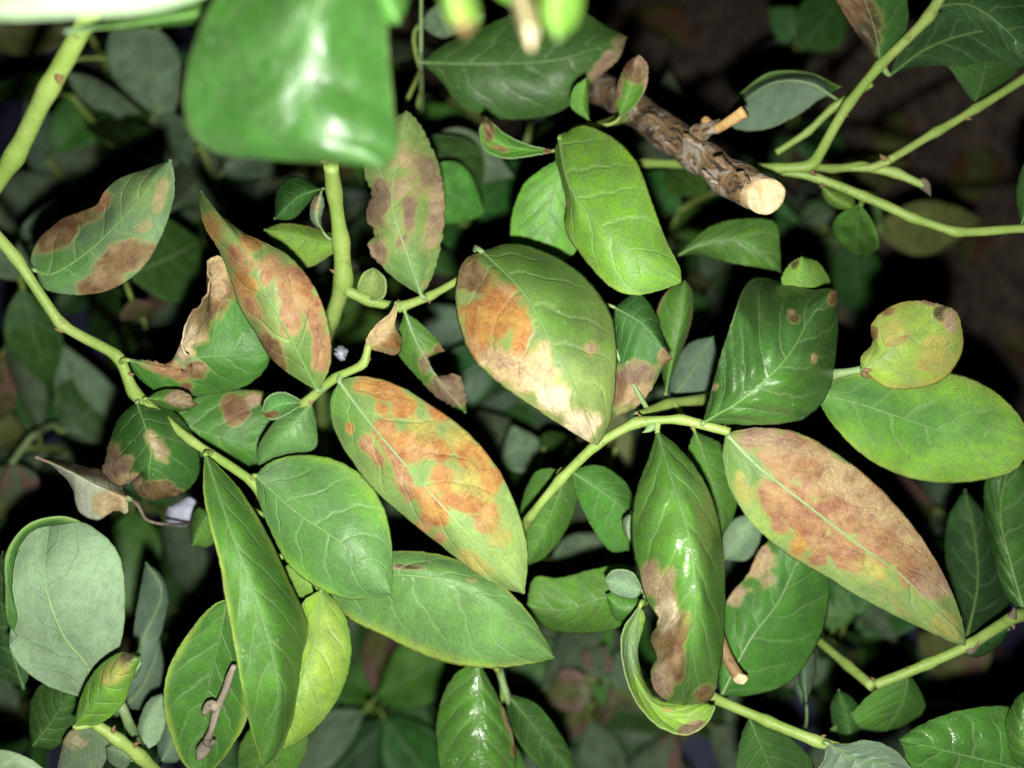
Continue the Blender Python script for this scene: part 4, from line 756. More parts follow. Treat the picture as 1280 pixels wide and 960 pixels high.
S.leaf([(1208, 800), (1222, 730), (1218, 670), (1206, 612)], (18.6, 21, 22.2), [(1194, 748), (1181, 692), (1186, 646)], [(1262, 770), (1250, 700), (1232, 645)], pig='deep', gloss=0.4, ez=(.4, .4), rib=RIB, label='dim dark leaf standing behind the scorched leaf tip')
S.leaf([(1135, 840), (1130, 872), (1108, 914)], (18.4, 18.9, 19.4), [(1095, 862), (1060, 895), (1034, 917), (1070, 920)], [(1152, 866), (1157, 886), (1140, 905)], pig='green', gloss=0.5, ez=(.4, .4), res=(50, 16), rib=RIB)
S.leaf([(1198, 815), (1222, 800), (1262, 786)], (18.8, 19.2), [(1216, 792), (1240, 784)], [(1220, 822), (1250, 806)], pig='dark', gloss=0.5, res=(36, 12))
S.leaf([(1005, 800), (1003, 830), (1002, 880)], (21, 21.5), [(994, 830), (994, 860)], [(1012, 830), (1012, 860)], pig='grey', under=True, res=(30, 8), pet=False)

S = Shoot('straight lime stem ending in a crinkled grey-green leaf', 870, 862, 19)
S.stem([(840, 850, 21, 8), (890, 872, 18.2, 8.5), (960, 902, 17.4, 9), (1020, 926, 17, 9), (1068, 940, 16.9, 9)])
S.stem([(840, 850, 21, 8), (790, 860, 36, 9), (760, 880, 52, 9)], name='cane_base')
S.bud(1030, 930, 16.6, 12, 60)
S.leaf([(1036, 930), (1068, 948), (1100, 955), (1135, 985)], (16.7, 16.6), [(1052, 930), (1090, 926), (1122, 940), (1140, 965)], [(1030, 948), (1020, 975), (1080, 1000)], pig='grey', gloss=0.5, quilt=1.4, wav=.25, ez=(.2, .2), rib=RIB, label='crinkled grey-green young leaf at the stem end')
S.leaf([(936, 896), (950, 930), (975, 990)], (18.0, 18.6), [(924, 930), (926, 980)], [(985, 920), (1018, 960)], pig='dark', gloss=0.5, ez=(.3, .4), rib=RIB, res=(50, 16))
S.leaf([(1008, 880), (1005, 840), (1010, 800)], (18.8, 20.4), [(998, 850), (998, 820)], [(1018, 850), (1020, 820)], pig='grey', under=True, res=(30, 8))
S.leaf([(900, 872), (940, 796), (972, 754), (992, 712), (1012, 668)], (18.4, 18.9, 19.2, 19.4), [(898, 812), (906, 756), (936, 716), (950, 686), (975, 668)], [(945, 868), (985, 854), (1014, 820), (1034, 770), (1034, 710)], pig='green', gloss=0.4, ez=(.4, .5), jag=.8, rib=STEM_PALE, quilt=.9, st=[(942, 706, 16, 26, 25, 't'), (916, 738, 12, 16, 30, 'k', .9), (958, 728, 10, 10, 0, 'k', .7)], label='broad dull green leaf with tan chewed top edge behind the glossy leaf')
S.leaf([(1062, 940), (1060, 900), (1048, 862)], (18.5, 19.8), [(1040, 905), (1038, 880)], [(1080, 900), (1066, 872)], pig='dark', res=(30, 10))

S = Shoot('stem with a pair of large shiny veined leaves beside the crinkled leaf', 1380, 930, 18)
S.stem([(1310, 1000, 17.5, 9), (1340, 950, 17.5, 9), (1420, 860, 20, 9)])
S.stem([(1310, 1000, 17.5, 9), (1420, 1040, 34, 9), (1330, 1000, 52, 9)], name='cane_base')
S.leaf([(1290, 965), (1230, 950), (1180, 938), (1124, 924)], (17.2, 16.9, 17.0), [(1282, 900), (1262, 884), (1200, 888), (1152, 905)], [(1280, 1010), (1210, 1010), (1150, 980)], pig='green', gloss=0.95, ez=(.5, .4), quilt=.9, rib=RIB, label='shiny dark leaf with pale veins')
S.leaf([(1300, 970), (1280, 920), (1290, 860)], (16.4, 16.6), [(1262, 945), (1256, 905), (1272, 870)], [(1330, 930), (1320, 880)], pig='green', gloss=0.95, ez=(.5, .4), quilt=.9, rib=RIB, res=(44, 14))

# --- bottom centre
S = Shoot('small pale stem with two glossy leaves under the pale pointed leaf', 628, 845, 21)
S.stem([(612, 800, 24, 6), (624, 838, 19.8, 6), (632, 866, 19.5, 6), (636, 880, 19.6, 5)], STEM_PALE)
S.stem([(612, 800, 24, 6), (600, 780, 40, 7), (600, 790, 54, 7)], name='cane_base')
S.bud(640, 870, 19.2, 9, -30, DRYTIP)
S.leaf([(598, 824), (598, 870), (598, 920), (604, 1000)], (19.2, 18.6, 18.4), [(566, 846), (547, 890), (545, 930), (560, 985)], [(616, 858), (632, 890), (644, 930), (640, 975)], pig='green', gloss=0.95, ez=(.5, .5), quilt=1.1, rib=RIB_DARK, st=[(636, 900, 5, 30, -18, 'k', .9), (646, 935, 5, 10, 0, 'b', .8)], label='glossy puckered leaf with one brownish margin')
S.leaf([(632, 866), (665, 905), (722, 975)], (19.6, 20, 20.4), [(668, 878), (694, 908), (718, 950)], [(634, 895), (652, 935), (695, 975)], pig='dark', gloss=0.5, ez=(.3, .4), rim='green', res=(50, 16))
S.leaf([(622, 900), (600, 950), (620, 1000)], (21, 21.4), [(600, 930), (590, 970)], [(650, 940), (660, 980)], pig='green', res=(30, 10))

# --- lower left
S = Shoot('pale-leaved shoot with a large glaucous leaf underside and rolled margin', 190, 965, 19)
S.stem([(250, 1040, 24, 9), (205, 975, 17.4, 9), (175, 945, 16.6, 9), (148, 925, 16.3, 9), (118, 905, 16.2, 8)])
S.stem([(180, 945, 17.2, 6), (165, 915, 18.2, 8), (150, 880, 18.6, 7), (115, 862, 17.8, 5)], STEM_PALE, 'branchlet')
S.stem([(250, 1040, 24, 9), (330, 1060, 40, 10), (380, 1020, 54, 10)], name='cane_base')
for a in ((180, 944, 16.2, 16, 60), (136, 940, 16.0, 18, 110), (124, 904, 15.9, 10, 100)): S.bud(*a)
S.leaf([(104, 872), (111, 838), (78, 792), (55, 719), (62, 656)], (17.5, 16.7, 16.3, 16.5, 17.2), [(60, 858), (25, 832), (12, 806), (22, 775), (16, 738), (22, 690), (40, 664)], [(130, 842), (152, 800), (156, 740), (148, 692), (122, 663), (90, 649)], pig='glauc', under=True, gloss=0.3, quilt=.2, wav=.1, ez=(-.3, .25), cup=2.2, rim=None, ribw=1.3,
       flap=('A', [(22, 795), (8, 775), (6, 735), (8, 690), (36, 655), (78, 646), (100, 652)], 0.1, 0.40, 0.97, 'dark'), label='large pale glaucous leaf underside with its green margin rolled over')
S.leaf([(93, 908), (125, 868), (150, 835), (176, 822)], (16.0, 15.5, 15.6), [(100, 872), (124, 832), (154, 815)], [(125, 905), (154, 880), (165, 852)], pig='bright', gloss=0.5, ez=(.3, .35), st=[(158, 822, 8, 14, 30, 'd', .8), (142, 838, 20, 12, -30, 'y', .5)], rib=RIB, label='small green leaf with yellowing dark-edged tip in front of the glaucous leaf')
S.leaf([(158, 828), (168, 838), (178, 828)], (15.9, 16.1), [(162, 817), (176, 817)], [(160, 850), (172, 844)], pig='glauc', under=True, res=(24, 8), pet=False)
S.leaf([(40, 934), (66, 900), (90, 862)], (19, 18.8), [(36, 905), (40, 870), (60, 850)], [(68, 936), (95, 900), (104, 874)], pig='dark', gloss=0.8, ez=(.3, .3), rib=RIB, res=(50, 16), pet=False)
S.leaf([(176, 938), (184, 905), (206, 866)], (18.2, 18.8), [(172, 908), (186, 874)], [(196, 930), (208, 900)], pig='glauc', under=True, gloss=.3, ez=(.2, .2), res=(40, 12))
S.leaf([(140, 928), (110, 935), (70, 975)], (17.4, 18.4), [(118, 908), (85, 915), (74, 945)], [(135, 945), (110, 980)], pig='glauc', under=True, gloss=.3, ez=(.3, .2), res=(40, 12), st=[(90, 925, 12, 12, 0, 'w', .4)])
S.leaf([(165, 950), (145, 938), (132, 935)], (16.9, 17.2), [(158, 928), (142, 925)], [(155, 962), (136, 955)], pig='glauc', under=True, res=(24, 8))
S.leaf([(200, 955), (215, 925), (222, 880)], (19.2, 20), [(196, 925), (204, 895)], [(225, 950), (236, 910)], pig='grey', under=True, res=(30, 10))
S.leaf([(150, 880), (178, 800), (202, 738), (182, 702)], (19.6, 20.5, 20.5), [(160, 850), (168, 780), (176, 730)], [(178, 850), (202, 790), (210, 742), (200, 718)], pig='grey', under=True, gloss=.3, ez=(.3, .3), res=(44, 14))
S.leaf([(152, 885), (176, 862), (200, 800)], (20.4, 21.5), [(158, 850), (178, 810)], [(185, 885), (204, 840)], pig='grey', under=True, gloss=.3, ez=(.3, .3), res=(36, 12))
S.leaf([(30, 862), (12, 800), (10, 740), (4, 688)], (19.0, 18.6), [(-20, 830), (-22, 750), (-12, 710)], [(36, 840), (28, 790), (24, 730)], pig='deep', gloss=.6, ez=(.3, .2), pet=False, res=(44, 14))
S.leaf([(-60, 990), (0, 962), (64, 968)], (15.8, 15.8), [(-20, 940), (10, 938), (40, 950)], [(-10, 1000), (40, 990)], pig='glauc', under=True, gloss=.3, ez=(.2, .2), res=(40, 12), pet=False)

# --- withered leaf hanging at the left
S = Shoot('thin dry stalk with a withered pale folded leaf under the dark chewed leaf', 196, 640, 18.5)
S.stem([(240, 655, 20, 2.2), (200, 655, 18.3, 2.4), (182, 650, 18.1, 2.6), (172, 630, 18.1, 2.6), (158, 622, 18.1, 2.6)], DRYTIP, 'dry_stalk')
S.stem([(240, 655, 20, 2.2), (262, 640, 22, 3), (285, 630, 24, 4), (320, 640, 26, 6)], DRYTIP, 'stalk_base')
S.leaf([(160, 622), (120, 605), (80, 585), (44, 571)], (18.0, 17.7, 17.5), [(158, 642), (142, 640), (120, 651), (98, 640), (90, 610), (70, 586)], [(140, 592), (105, 582), (68, 573)], pig='white', gloss=.2, ez=(.5, 1.1), jag=.8, cup=1.2, res=(50, 14), st=[(145, 632, 22, 18, 0, 't', .7), (115, 586, 40, 8, 15, 'p', .9), (80, 580, 40, 6, 20, 'p', .8), (155, 645, 8, 8, 0, 't', .8)], rib=DRYTIP, label='withered pale folded leaf with dark dried tip')

# ================================================================== CUT BRANCH AND SMALL LOOSE THINGS
S = Shoot('old bark-covered branch sawn off with a pale cut face', 745, 108, 24, name='cut_branch', cat='branch')
p = np.array([(640, 60, 30, 17), (745, 108, 23.5, 19), (800, 142, 21.4, 20), (860, 186, 19.6, 21), (915, 222, 18.3, 22.5), (946, 240, 17.5, 23)], float)
c = crom(p, 90); Wb = PW(c[:, 0], c[:, 1], c[:, 2]); Rb = c[:, 3] * c[:, 2] / 100 / F
S.pts.append(Wb); S.rad.append(Rb)
link('bark', tube_mesh('bark', Wb - S.loc, Rb, BARK, 28, 0.11, 5, True, True), S.o)
axis = Wb[-1] - Wb[-4]; axis /= np.linalg.norm(axis)
# cut face: low disc with an uneven, splintered rim
r0 = Rb[-1] * 0.93; th = np.linspace(0, 2 * math.pi, 40, endpoint=False)
a1 = np.cross(axis, (0.2, 0.3, 0.9)); a1 /= np.linalg.norm(a1); a2 = np.cross(axis, a1)
toc = CL - Wb[-1]; toc /= np.linalg.norm(toc)
cutn = axis * 0.55 + toc * 0.45; cutn /= np.linalg.norm(cutn)
rw = Wob(77); Vd, Fd = [], []
rings = (0.0, 0.3, 0.6, 0.85, 1.0, 1.03, 0.98)
for k, fr in enumerate(rings):
    for t_ in th:
        rr = r0 * fr * (1 + 0.06 * rw(math.cos(t_) * 2, math.sin(t_) * 2))
        pt = Wb[-1] + (a1 * math.cos(t_) + a2 * math.sin(t_)) * rr
        tilt = -np.dot(pt - Wb[-1], cutn) / np.dot(axis, cutn)
        dep = (0.0016 + 0.00025 * rw(math.cos(t_) * fr * 5, math.sin(t_) * fr * 5)) if k < 5 else (0.0006 if k == 5 else -0.003)
        Vd.append(pt + axis * (tilt + dep + 0.0022))
for k in range(len(rings) - 1):
    for j in range(40):
        j2 = (j + 1) % 40
        Fd.append((k * 40 + j, k * 40 + j2, (k + 1) * 40 + j2, (k + 1) * 40 + j))
link('cut_face', mesh_from('cut_face', np.array(Vd) - S.loc, Fd, [WOOD]), S.o)
tw = PW([880, 896, 914, 931], [152, 160, 150, 139], [18.9, 18.6, 18.2, 17.9])
link('broken_stub', tube_mesh('broken_stub', crom(tw, 14) - S.loc, np.linspace(0.0014, 0.0011, 14), SPLIT, 9, 0.25, 3), S.o)
tw = PW([872, 886, 899], [168, 160, 158], [19.2, 18.8, 18.6])
link('stub_collar', tube_mesh('stub_collar', crom(tw, 10) - S.loc, np.linspace(0.0024, 0.0017, 10), BARK, 10, 0.3, 8, True, True), S.o)
for (fx, fy, fz, ln, an) in ((820, 150, 19.9, 30, -30), (868, 178, 18.7, 34, -36), (842, 186, 19.3, 26, -38), (905, 205, 17.6, 30, -35), (888, 222, 18.0, 26, -40), (930, 222, 17.1, 22, -36), (790, 132, 20.9, 26, -28)):
    a = math.radians(an); tt = np.linspace(-.5, .5, 8)      # lifted strips of bark
    W = PW(fx + np.cos(a) * ln * tt, fy - np.sin(a) * ln * tt + rng.normal(0, 1.2, 8), np.full(8, fz) + 0.05 * np.cos(tt * 5))
    link('bark_flake', tube_mesh('bark_flake', W - S.loc, np.array([.2, .7, 1, .9, 1, .8, .6, .15]) * 0.0009, BARK, 7, 0.4, int(fx), True, True), S.o)
tw = PW([640, 500, 420, 430], [60, 20, 60, 200], [30, 42, 50, 58])
link('bark_base', tube_mesh('bark_base', crom(tw, 40) - S.loc, np.linspace(0.0072, 0.009, 40), BARK, 14, 0.1, 6, True, True), S.o)

# dead twig lying in the cupped leaf
o = link('dead_twig', None, None, PW(251, 944, 17.4)); l0 = np.array(o.location)
o['label'] = 'dead grey-brown twig lying in the cupped yellow-rimmed leaf'; o['category'] = 'twig'
c = crom(PW([293, 284, 274, 266, 256, 249], [833, 856, 880, 908, 930, 948], [17.0, 17.2, 17.4, 17.5, 17.6, 17.6]), 26)
link('shaft', tube_mesh('shaft', c - l0, np.interp(np.linspace(0, 1, 26), [0, .5, .8, .9, 1], [.0006, .0009, .0008, .0013, .0009]), TWIG, 11, 0.34, 4), o)
c = crom(PW([272, 264, 256], [884, 880, 890], [17.35, 17.3, 17.4]), 10); link('side_spur', tube_mesh('side_spur', c - l0, np.linspace(.0011, .0008, 10), TWIG, 8, 0.3, 9), o)
c = crom(PW([258, 264, 268], [928, 930, 926], [17.5, 17.4, 17.35]), 8); link('side_spur', tube_mesh('side_spur', c - l0, np.linspace(.0010, .0005, 8), TWIG, 8, 0.3, 2), o)

# broken brown twig end by the glossy leaf
o = link('broken_twig', None, None, PW(895, 790, 18)); l0 = np.array(o.location)
o['label'] = 'short brown broken twig with pale end beside the glossy leaf'; o['category'] = 'twig'
c = crom(PW([880, 903, 914, 924], [740, 806, 830, 846], [18.6, 18.0, 17.8, 17.7]), 18); link('shaft', tube_mesh('shaft', c - l0, np.linspace(.0010, .0014, 18), BUD, 9, 0.15, 4), o)
c = crom(PW([922, 927, 932], [842, 848, 853], [17.68, 17.65, 17.6]), 8); link('pale_end', tube_mesh('pale_end', c - l0, np.linspace(.0013, .0009, 8), WOOD, 9, 0.35, 4), o)

def sheet(name, label, cat, pts, z, material, seed, bulge=0.25, lobes=0):
    """small torn scrap: closed outline in pixels, puffed and thick"""
    P_ = np.array(pts, float); ctr = P_.mean(0); W_ = Wob(seed); n = 36
    loop = crom(np.vstack([P_, P_[:1]]), n + 1)[:-1]; loop = loop + 1.2 * np.column_stack([W_(np.arange(n) * 1.3, 0), W_(np.arange(n) * 1.7, 3)])
    Vt, Fc = [], []
    ks = (0.02, .35, .7, 1.0)
    for k in ks:
        q_ = ctr + (loop - ctr) * k
        Vt.append(PW(q_[:, 0], q_[:, 1], z - bulge * (1 - k * k) + 0.03 * W_(q_[:, 0], q_[:, 1], .12)))
    bk = [v_ - (RMn @ np.array([0, 0, 1.0])) * 0.0004 for v_ in Vt]
    Vt = np.concatenate(Vt + bk); m_ = len(ks)
    for a_ in range(m_ - 1):
        for j in range(n):
            j2 = (j + 1) % n
            Fc.append((a_ * n + j, (a_ + 1) * n + j, (a_ + 1) * n + j2, a_ * n + j2))
            b0 = m_ * n; Fc.append((b0 + a_ * n + j, b0 + a_ * n + j2, b0 + (a_ + 1) * n + j2, b0 + (a_ + 1) * n + j))
    for j in range(n):
        j2 = (j + 1) % n; e0 = (m_ - 1) * n; Fc.append((e0 + j, m_ * n + e0 + j, m_ * n + e0 + j2, e0 + j2))
    Fc.append(tuple(range(n))); Fc.append(tuple(m_ * n + j for j in range(n))[::-1])
    l0 = PW(ctr[0], ctr[1], z); o = link(name, mesh_from(name, Vt - l0, Fc, [material]), None, l0)
    o['label'] = label; o['category'] = cat
    return o
sheet('petal_scrap', 'papery bluish white torn scrap caught below the dark chewed leaf', 'scrap', [(210, 636), (240, 622), (246, 640), (236, 656), (222, 658), (208, 652)], 20.5, SILK, 3, 0.1)
sheet('seed_husk', 'tiny ribbed white husk on the twig between two brown leaves', 'husk', [(417, 436), (426, 431), (434, 438), (432, 448), (426, 451), (419, 444)], 17.3, SILK, 5, 0.3)

# ================================================================== DEEPER SHOOTS (dim, behind)
S = Shoot('dim shoot behind the left cane with folded grey-green leaves', 205, 60, 27)
S.stem([(210, 420, 52, 6), (196, 260, 36, 5), (192, 130, 28, 4.5), (196, 70, 26, 4.5), (198, -30, 25, 4)]); S.stem([(210, 420, 52, 6), (240, 500, 57, 7)], name='cane_base')
S.bg(150, 20, 216, 150, 84, 25, 26.5, 'grey', 10, True); S.bg(84, 92, 172, 148, 40, 25, 26, 'grey', -30, True); S.bg(190, 130, 100, 200, 60, 28, 30, 'dark', 20); S.bg(200, 140, 250, 215, 46, 26, 25, 'grey', 20, True)
S.bg(190, 150, 110, 110, 40, 28, 29, 'dark', -20); S.bg(192, 190, 130, 235, 40, 29, 30, 'green', 0); S.bg(205, 230, 290, 190, 50, 32, 33, 'dark', 0)
S = Shoot('dim shoot behind the greyish blotched leaf', 200, 330, 30)
S.stem([(230, 560, 56, 6), (190, 440, 36, 5), (165, 370, 27, 4.5), (150, 330, 24, 4)])
S.bg(160, 345, 262, 300, 110, 22.5, 24, 'dark', 10); S.bg(165, 375, 178, 405, 40, 23, 24, 'brown', 0); S.bg(172, 400, 90, 380, 70, 29, 31, 'dark', 0); S.bg(180, 420, 110, 450, 50, 27, 29, 'green', 20); S.bg(185, 430, 290, 420, 60, 33, 34, 'dark', 0)
S = Shoot('dim leafy shoot under the bend of the zigzag cane', -20, 440, 28)
S.stem([(-40, 700, 57, 6), (-10, 540, 34, 6), (10, 430, 27, 5), (30, 350, 25, 5), (30, 330, 25, 4)])
S.bg(28, 360, 60, 490, 60, 24, 25, 'dark', 10); S.bg(10, 420, 60, 530, 40, 25, 27, 'grey', 30, True); S.bg(5, 440, -40, 560, 60, 26, 27, 'brown', 0); S.bg(24, 350, -10, 300, 46, 24, 24, 'grey', 20, True); S.bg(-5, 500, 20, 640, 60, 28, 30, 'brown', 20); S.bg(30, 340, 66, 250, 40, 24, 24.5, 'grey', 10, True)
S = Shoot('dim arching stem with dark leaves beside the withered leaf tip', 60, 560, 28)
S.stem([(150, 800, 58, 6), (88, 640, 36, 6), (82, 560, 28, 5), (70, 530, 26, 5), (40, 545, 25, 5), (14, 580, 24.5, 5)], STEM_PALE)
S.bg(80, 540, 152, 480, 90, 26, 27, 'dark', 0); S.bg(82, 520, 100, 450, 70, 27, 28, 'dark', 20); S.bg(14, 580, 34, 640, 44, 24.5, 24, 'brown', 10, True); S.bg(84, 570, 130, 560, 40, 28, 29, 'grey', 0, True); S.bg(16, 582, -20, 660, 60, 25, 25, 'olive', 0)
S = Shoot('dim shoot between the ragged mottled leaf and the apple-green leaf', 620, 330, 34)
S.stem([(600, 560, 58, 6), (600, 430, 40, 5), (590, 320, 28, 5), (580, 240, 26, 4), (570, 200, 25, 4)])
S.bg(585, 280, 660, 190, 60, 25, 26, 'dark', 0); S.bg(592, 330, 560, 240, 60, 25, 26, 'dark', 20); S.bg(600, 420, 640, 500, 70, 28, 30, 'dark', 0); S.bg(596, 400, 560, 480, 60, 28, 30, 'dark', 20); S.bg(600, 440, 690, 480, 70, 32, 33, 'green', 0); S.bg(575, 220, 600, 150, 60, 26, 27, 'dark', -20); S.bg(590, 520, 640, 600, 60, 30, 30, 'green', 20)
S = Shoot('dim shoot behind the orange leaf', 600, 640, 30)
S.stem([(560, 860, 58, 6), (600, 720, 38, 5), (640, 640, 28, 5), (672, 590, 24, 4), (680, 560, 23, 4)])
S.bg(672, 590, 640, 540, 60, 23, 24, 'grey', 20, True); S.bg(650, 630, 610, 560, 60, 26, 27, 'dark', 0); S.bg(640, 650, 560, 700, 60, 27, 28, 'green', 0); S.bg(620, 700, 520, 660, 60, 29, 30, 'green', 0); S.bg(676, 580, 720, 540, 50, 23, 24, 'dark', 0); S.bg(610, 720, 700, 690, 50, 30, 31, 'grey', 0, True); S.bg(690, 700, 760, 670, 36, 24, 25, 'grey', 10, True)
S = Shoot('dim shoot with small leaves below the central shoot', 760, 620, 30)
S.stem([(770, 860, 56, 6), (760, 740, 36, 5), (752, 640, 26, 4), (758, 600, 24, 4), (770, 560, 23, 3)])
S.bg(756, 590, 782, 600, 20, 23, 23, 'grey', 0, True); S.bg(752, 640, 800, 600, 30, 24, 25, 'green', 0); S.bg(756, 760, 700, 810, 60, 30, 31, 'green', 0); S.bg(758, 780, 770, 880, 60, 32, 32, 'grey', 0, True); S.bg(756, 740, 690, 850, 56, 27, 29, 'grey', 20, True); S.bg(770, 850, 840, 800, 60, 40, 40, 'dark', 0)
S = Shoot('yellowing half-dead shoot on a brown cane under the glossy narrow leaf', 720, 900, 30)
S.stem([(800, 1010, 56, 12), (806, 940, 40, 13), (806, 900, 36, 12), (800, 870, 33, 8)], CANE); S.stem([(800, 870, 33, 6), (770, 860, 30, 5), (740, 850, 28, 4)], CANE, 'branchlet')
S.bg(740, 850, 680, 880, 50, 27, 27, 'brown', 0); S.bg(760, 858, 720, 900, 60, 29, 30, 'brown', 20); S.bg(800, 870, 770, 900, 40, 31, 31, 'olive', 0); S.bg(736, 846, 760, 806, 40, 27, 27, 'brown', 0, True); S.bg(790, 868, 770, 810, 44, 29, 29, 'grey', 0, True); S.bg(780, 866, 690, 920, 40, 30, 30, 'brown', 10)
S = Shoot('blurred green cane with faint leaves under the pale pointed leaf', 470, 860, 36)
S.stem([(530, 1040, 56, 9), (505, 960, 44, 10), (480, 890, 38, 10), (458, 850, 35, 9), (440, 800, 34, 7)])
S.bg(480, 890, 420, 920, 70, 37, 39, 'dark', 0); S.bg(500, 940, 570, 890, 70, 40, 42, 'grey', 0, True); S.bg(470, 870, 520, 830, 60, 36, 37, 'dark', 0); S.bg(505, 955, 440, 990, 70, 42, 43, 'dark', 0); S.bg(450, 830, 520, 800, 50, 35, 36, 'grey', 20, True); S.bg(490, 910, 560, 960, 60, 42, 44, 'green', 0)
S = Shoot('dim shoot behind the chewed dull leaf', 1060, 740, 30)
S.stem([(1000, 900, 57, 6), (1020, 820, 38, 5), (1050, 760, 28, 4), (1070, 730, 26, 4)])
S.bg(1050, 770, 1080, 700, 60, 24, 24, 'dark', 20); S.bg(1040, 790, 1060, 830, 60, 25, 26, 'dark', 0); S.bg(1055, 760, 1130, 790, 50, 32, 33, 'dark', 0); S.bg(1030, 810, 980, 860, 50, 28, 28, 'grey', 0, True); S.bg(1025, 815, 1090, 850, 60, 33, 34, 'brown', 0); S.bg(1040, 790, 1036, 720, 54, 24, 24, 'green', 0); S.bg(1060, 750, 1126, 800, 30, 27, 27, 'grey', 30, True)
S = Shoot('dim shoot with an olive leaf under the forked shoot', 1160, 290, 34)
S.stem([(1000, 500, 60, 6), (1030, 380, 46, 5), (1060, 300, 34, 5), (1090, 285, 30, 4), (1105, 284, 28, 4)]); S.stem([(1060, 300, 34, 4), (1030, 284, 32, 4), (1000, 280, 31, 3)], name='branchlet')
S.bg(1092, 286, 1242, 282, 66, 28, 28, 'olive', 10); S.bg(1100, 284, 1040, 240, 50, 27, 27, 'green', 0); S.bg(1062, 300, 1080, 400, 60, 32, 33, 'dark', 0); S.bg(1000, 280, 950, 270, 34, 31, 31, 'dark', 0); S.bg(1030, 284, 1010, 250, 40, 30, 30, 'dark', 0); S.bg(1030, 380, 1100, 420, 40, 45, 45, 'dark', 0); S.bg(1060, 310, 1000, 330, 50, 34, 35, 'green', 0)
S = Shoot('dim shoot above the cut branch with upright dark leaves', 1000, 60, 34)
S.stem([(960, 330, 60, 6), (980, 220, 46, 5), (1000, 120, 34, 4), (1010, 60, 30, 4), (1020, 0, 28, 4)])
S.bg(1000, 62, 1060, -10, 70, 27, 27, 'dark', 10); S.bg(1004, 80, 940, 60, 44, 32, 33, 'grey', 0); S.bg(992, 140, 900, 90, 50, 34, 35, 'dark', 0); S.bg(990, 160, 1060, 190, 50, 34, 34, 'dark', 0); S.bg(985, 200, 900, 160, 60, 38, 39, 'dark', 0); S.bg(1010, 50, 960, 10, 40, 30, 30, 'dark', 0)
S = Shoot('dim shoot under the cut branch', 880, 240, 30)
S.stem([(840, 480, 57, 6), (830, 340, 36, 5), (850, 262, 27, 6), (900, 236, 24, 6), (935, 224, 22.5, 5)])
S.bg(850, 262, 780, 220, 60, 26, 27, 'dark', 0); S.bg(880, 245, 830, 200, 50, 25, 26, 'green', 20); S.bg(840, 290, 900, 260, 50, 27, 28, 'green', 0); S.bg(832, 320, 880, 340, 60, 30, 31, 'dark', 0); S.bg(832, 360, 890, 440, 60, 32, 33, 'dark', 0); S.bg(834, 350, 790, 280, 60, 32, 32, 'dark', 0); S.bg(838, 420, 930, 360, 50, 40, 42, 'grey', 0)

# upright shoots filling the bush at depth
FILL = ['deep behind the thick zigzag cane', 'deep behind the diamond-shaped blotched leaf', 'deep behind the large glaucous leaf', 'deep behind the cupped leaf with the dead twig',
        'deep beneath the large blurred foreground leaf', 'deep between the curled tan leaf and the round-bitten leaf', 'deep behind the large orange scorched leaf', 'deep behind the apple-green leaf',
        'deep behind the wide mid-green leaf beside the orange leaf tip', 'deep behind the base of the narrow glossy leaf', 'deep behind the broad rounded bluish leaf', 'deep behind the glossy puckered brown-edged leaf',
        'deep behind the base of the rusty pink scorched leaf', 'deep behind the straight lime stem', 'deep behind the large dark tan-edged leaf', 'deep below the pale blurred leaf',
        'deep between the kite-shaped leaf and the dark puckered leaf', 'deep behind the egg-shaped half-orange leaf', 'deep below the rolled-margin glaucous leaf', 'deep above the hairy stem behind the blurred leaf',
        'low behind the withered folded leaf', 'low behind the bend of the thick cane', 'low behind the dry tan curled margin', 'low beside the arching dim stem', 'low behind the side stem of the glaucous leaf',
        'low in the gap under the pale pointed leaf', 'low beside the glossy puckered brown-edged leaf', 'low behind the yellowing half-dead shoot', 'low behind the egg-shaped leaf margin', 'low behind the crumpled olive-brown leaf',
        'low below the crescent-shaped curled leaf', 'low behind the knobbly twig', 'low behind the shiny pale-veined leaf pair', 'low beyond the rusty scorched leaf tip', 'low behind the chewed dull leaf',
        'low behind the ragged mauve-mottled leaf', 'low under the sawn-off branch', 'low behind the forked shoot joint', 'low behind the rolled leaf with shrivelled tip', 'low below the long folded leaf', 'low under the orange leaf base', 'low behind the narrow tip of the diamond-shaped leaf']
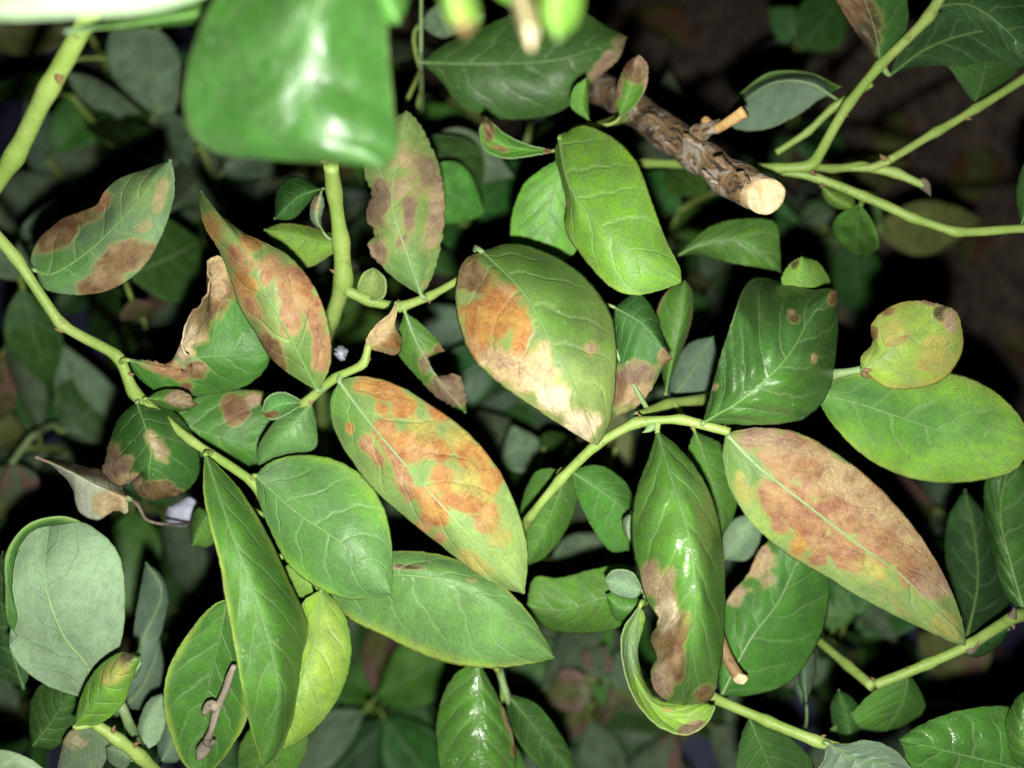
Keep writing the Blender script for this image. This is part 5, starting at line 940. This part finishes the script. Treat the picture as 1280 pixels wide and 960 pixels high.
def filler(px, py, ztop, n, seed, label):
    r = random.Random(seed)
    top = PW(px, py, ztop); gx_, gy_ = top[0] + r.uniform(-.05, .05), top[1] + r.uniform(-.05, .05)
    s = Shoot(label, px, py, ztop, group='dim upright shoots in the depth of the bush')
    s.loc = np.array([gx_, gy_, 0.0]); s.o.location = s.loc
    m_ = (top * 0.5 + s.loc * 0.5) + np.array([r.uniform(-.02, .02), r.uniform(-.02, .02), 0])
    C = crom(np.array([s.loc - [0, 0, .01], m_, top]), 24, 16)
    C = np.array([(1 - t_) ** 2 * s.loc + 2 * (1 - t_) * t_ * m_ + t_ ** 2 * top for t_ in np.linspace(-.03, 1, 24)])
    R = np.linspace(.0028, .0011, 24); link('stem', tube_mesh('stem', C - s.loc, R, STEM, 8, .05, seed), s.o)
    for k in range(n):
        t_ = 1 - 0.62 * k / n; b = np.array([np.interp(t_, np.linspace(-.03, 1, 24), C[:, d]) for d in range(3)])
        a = k * 2.4 + r.uniform(-.4, .4) + seed; el = r.uniform(-.25, .5)
        d = np.array([math.cos(a) * math.cos(el), math.sin(a) * math.cos(el), math.sin(el)])
        L = r.uniform(.040, .065); b2 = b + d * .004
        nrm = np.array([0, 0, 1.0]) + np.array([r.uniform(-.6, .6), r.uniform(-.6, .6), 0])
        place_leaf(s.o, s.loc, b2, b2 + d * L, nrm, L * r.uniform(.38, .52), r.choice(['dark', 'dark', 'green', 'deep', 'grey', 'olive', 'green', 'dark', 'brown']), k + seed, under=r.random() < .3)
        tp = np.array([b, b + d * .0025, b2 + d * .001]); link('petiole', tube_mesh('petiole', tp - s.loc, .0006, STEM, 6), s.o)
for k, (px, py, zt, n) in enumerate(((60, 200, 36, 12), (250, 300, 38, 11), (40, 700, 34, 11), (220, 760, 36, 11), (330, 180, 36, 12), (440, 480, 34, 10), (560, 560, 36, 11), (680, 260, 34, 11), (720, 700, 36, 12), (860, 560, 36, 10), (450, 700, 38, 10), (640, 900, 36, 11), (930, 620, 34, 10), (1090, 900, 38, 10), (560, 60, 34, 11), (110, 40, 34, 11), (900, 330, 42, 8), (740, 400, 36, 10), (10, 900, 32, 9), (420, 60, 36, 9),
        (150, 620, 30, 12), (90, 120, 30, 12), (300, 420, 29, 12), (20, 560, 30, 10), (170, 850, 28, 10), (460, 880, 30, 12), (560, 940, 32, 11), (740, 880, 33, 12), (640, 420, 29, 10), (760, 480, 30, 10), (880, 900, 32, 11), (1060, 800, 31, 11), (1200, 880, 34, 10), (1180, 640, 34, 9), (980, 700, 31, 10), (470, 160, 31, 10), (840, 220, 34, 10), (1020, 250, 38, 9), (660, 170, 31, 10), (350, 960, 30, 9), (540, 500, 29, 9), (250, 180, 31, 10))):
    filler(px, py, zt + 1, n, k + 1, 'dim upright leafy shoot ' + FILL[k])

# dry leaves fallen on the ground
for k, (px, py) in enumerate(((860, 60), (1240, 190), (1150, 380), (1210, 330), (1130, 140), (1250, 420), (1190, 810))):
    # drop the ray onto the ground plane
    d = PW(px, py, 100) - CL; s_ = -CL[2] / d[2]
    for _ in range(30): b = CL + d * s_; s_ = 0.5 * s_ + 0.5 * (ground_h(b[0], b[1]) + 0.016 - CL[2]) / d[2]
    b = CL + d * s_; a = rng.uniform(0, 6.28); L = rng.uniform(.04, .06)
    o = place_leaf(None, np.zeros(3), b, b + np.array([math.cos(a), math.sin(a), .05]) * L, (rng.uniform(-.2, .2), rng.uniform(-.2, .2), 1), L * .48, 'litter', k, name='fallen_leaf')
    o['label'] = 'dry brown fallen leaf lying on the dark ground'; o['category'] = 'leaf'; o['group'] = 'dry leaves fallen under the bush'
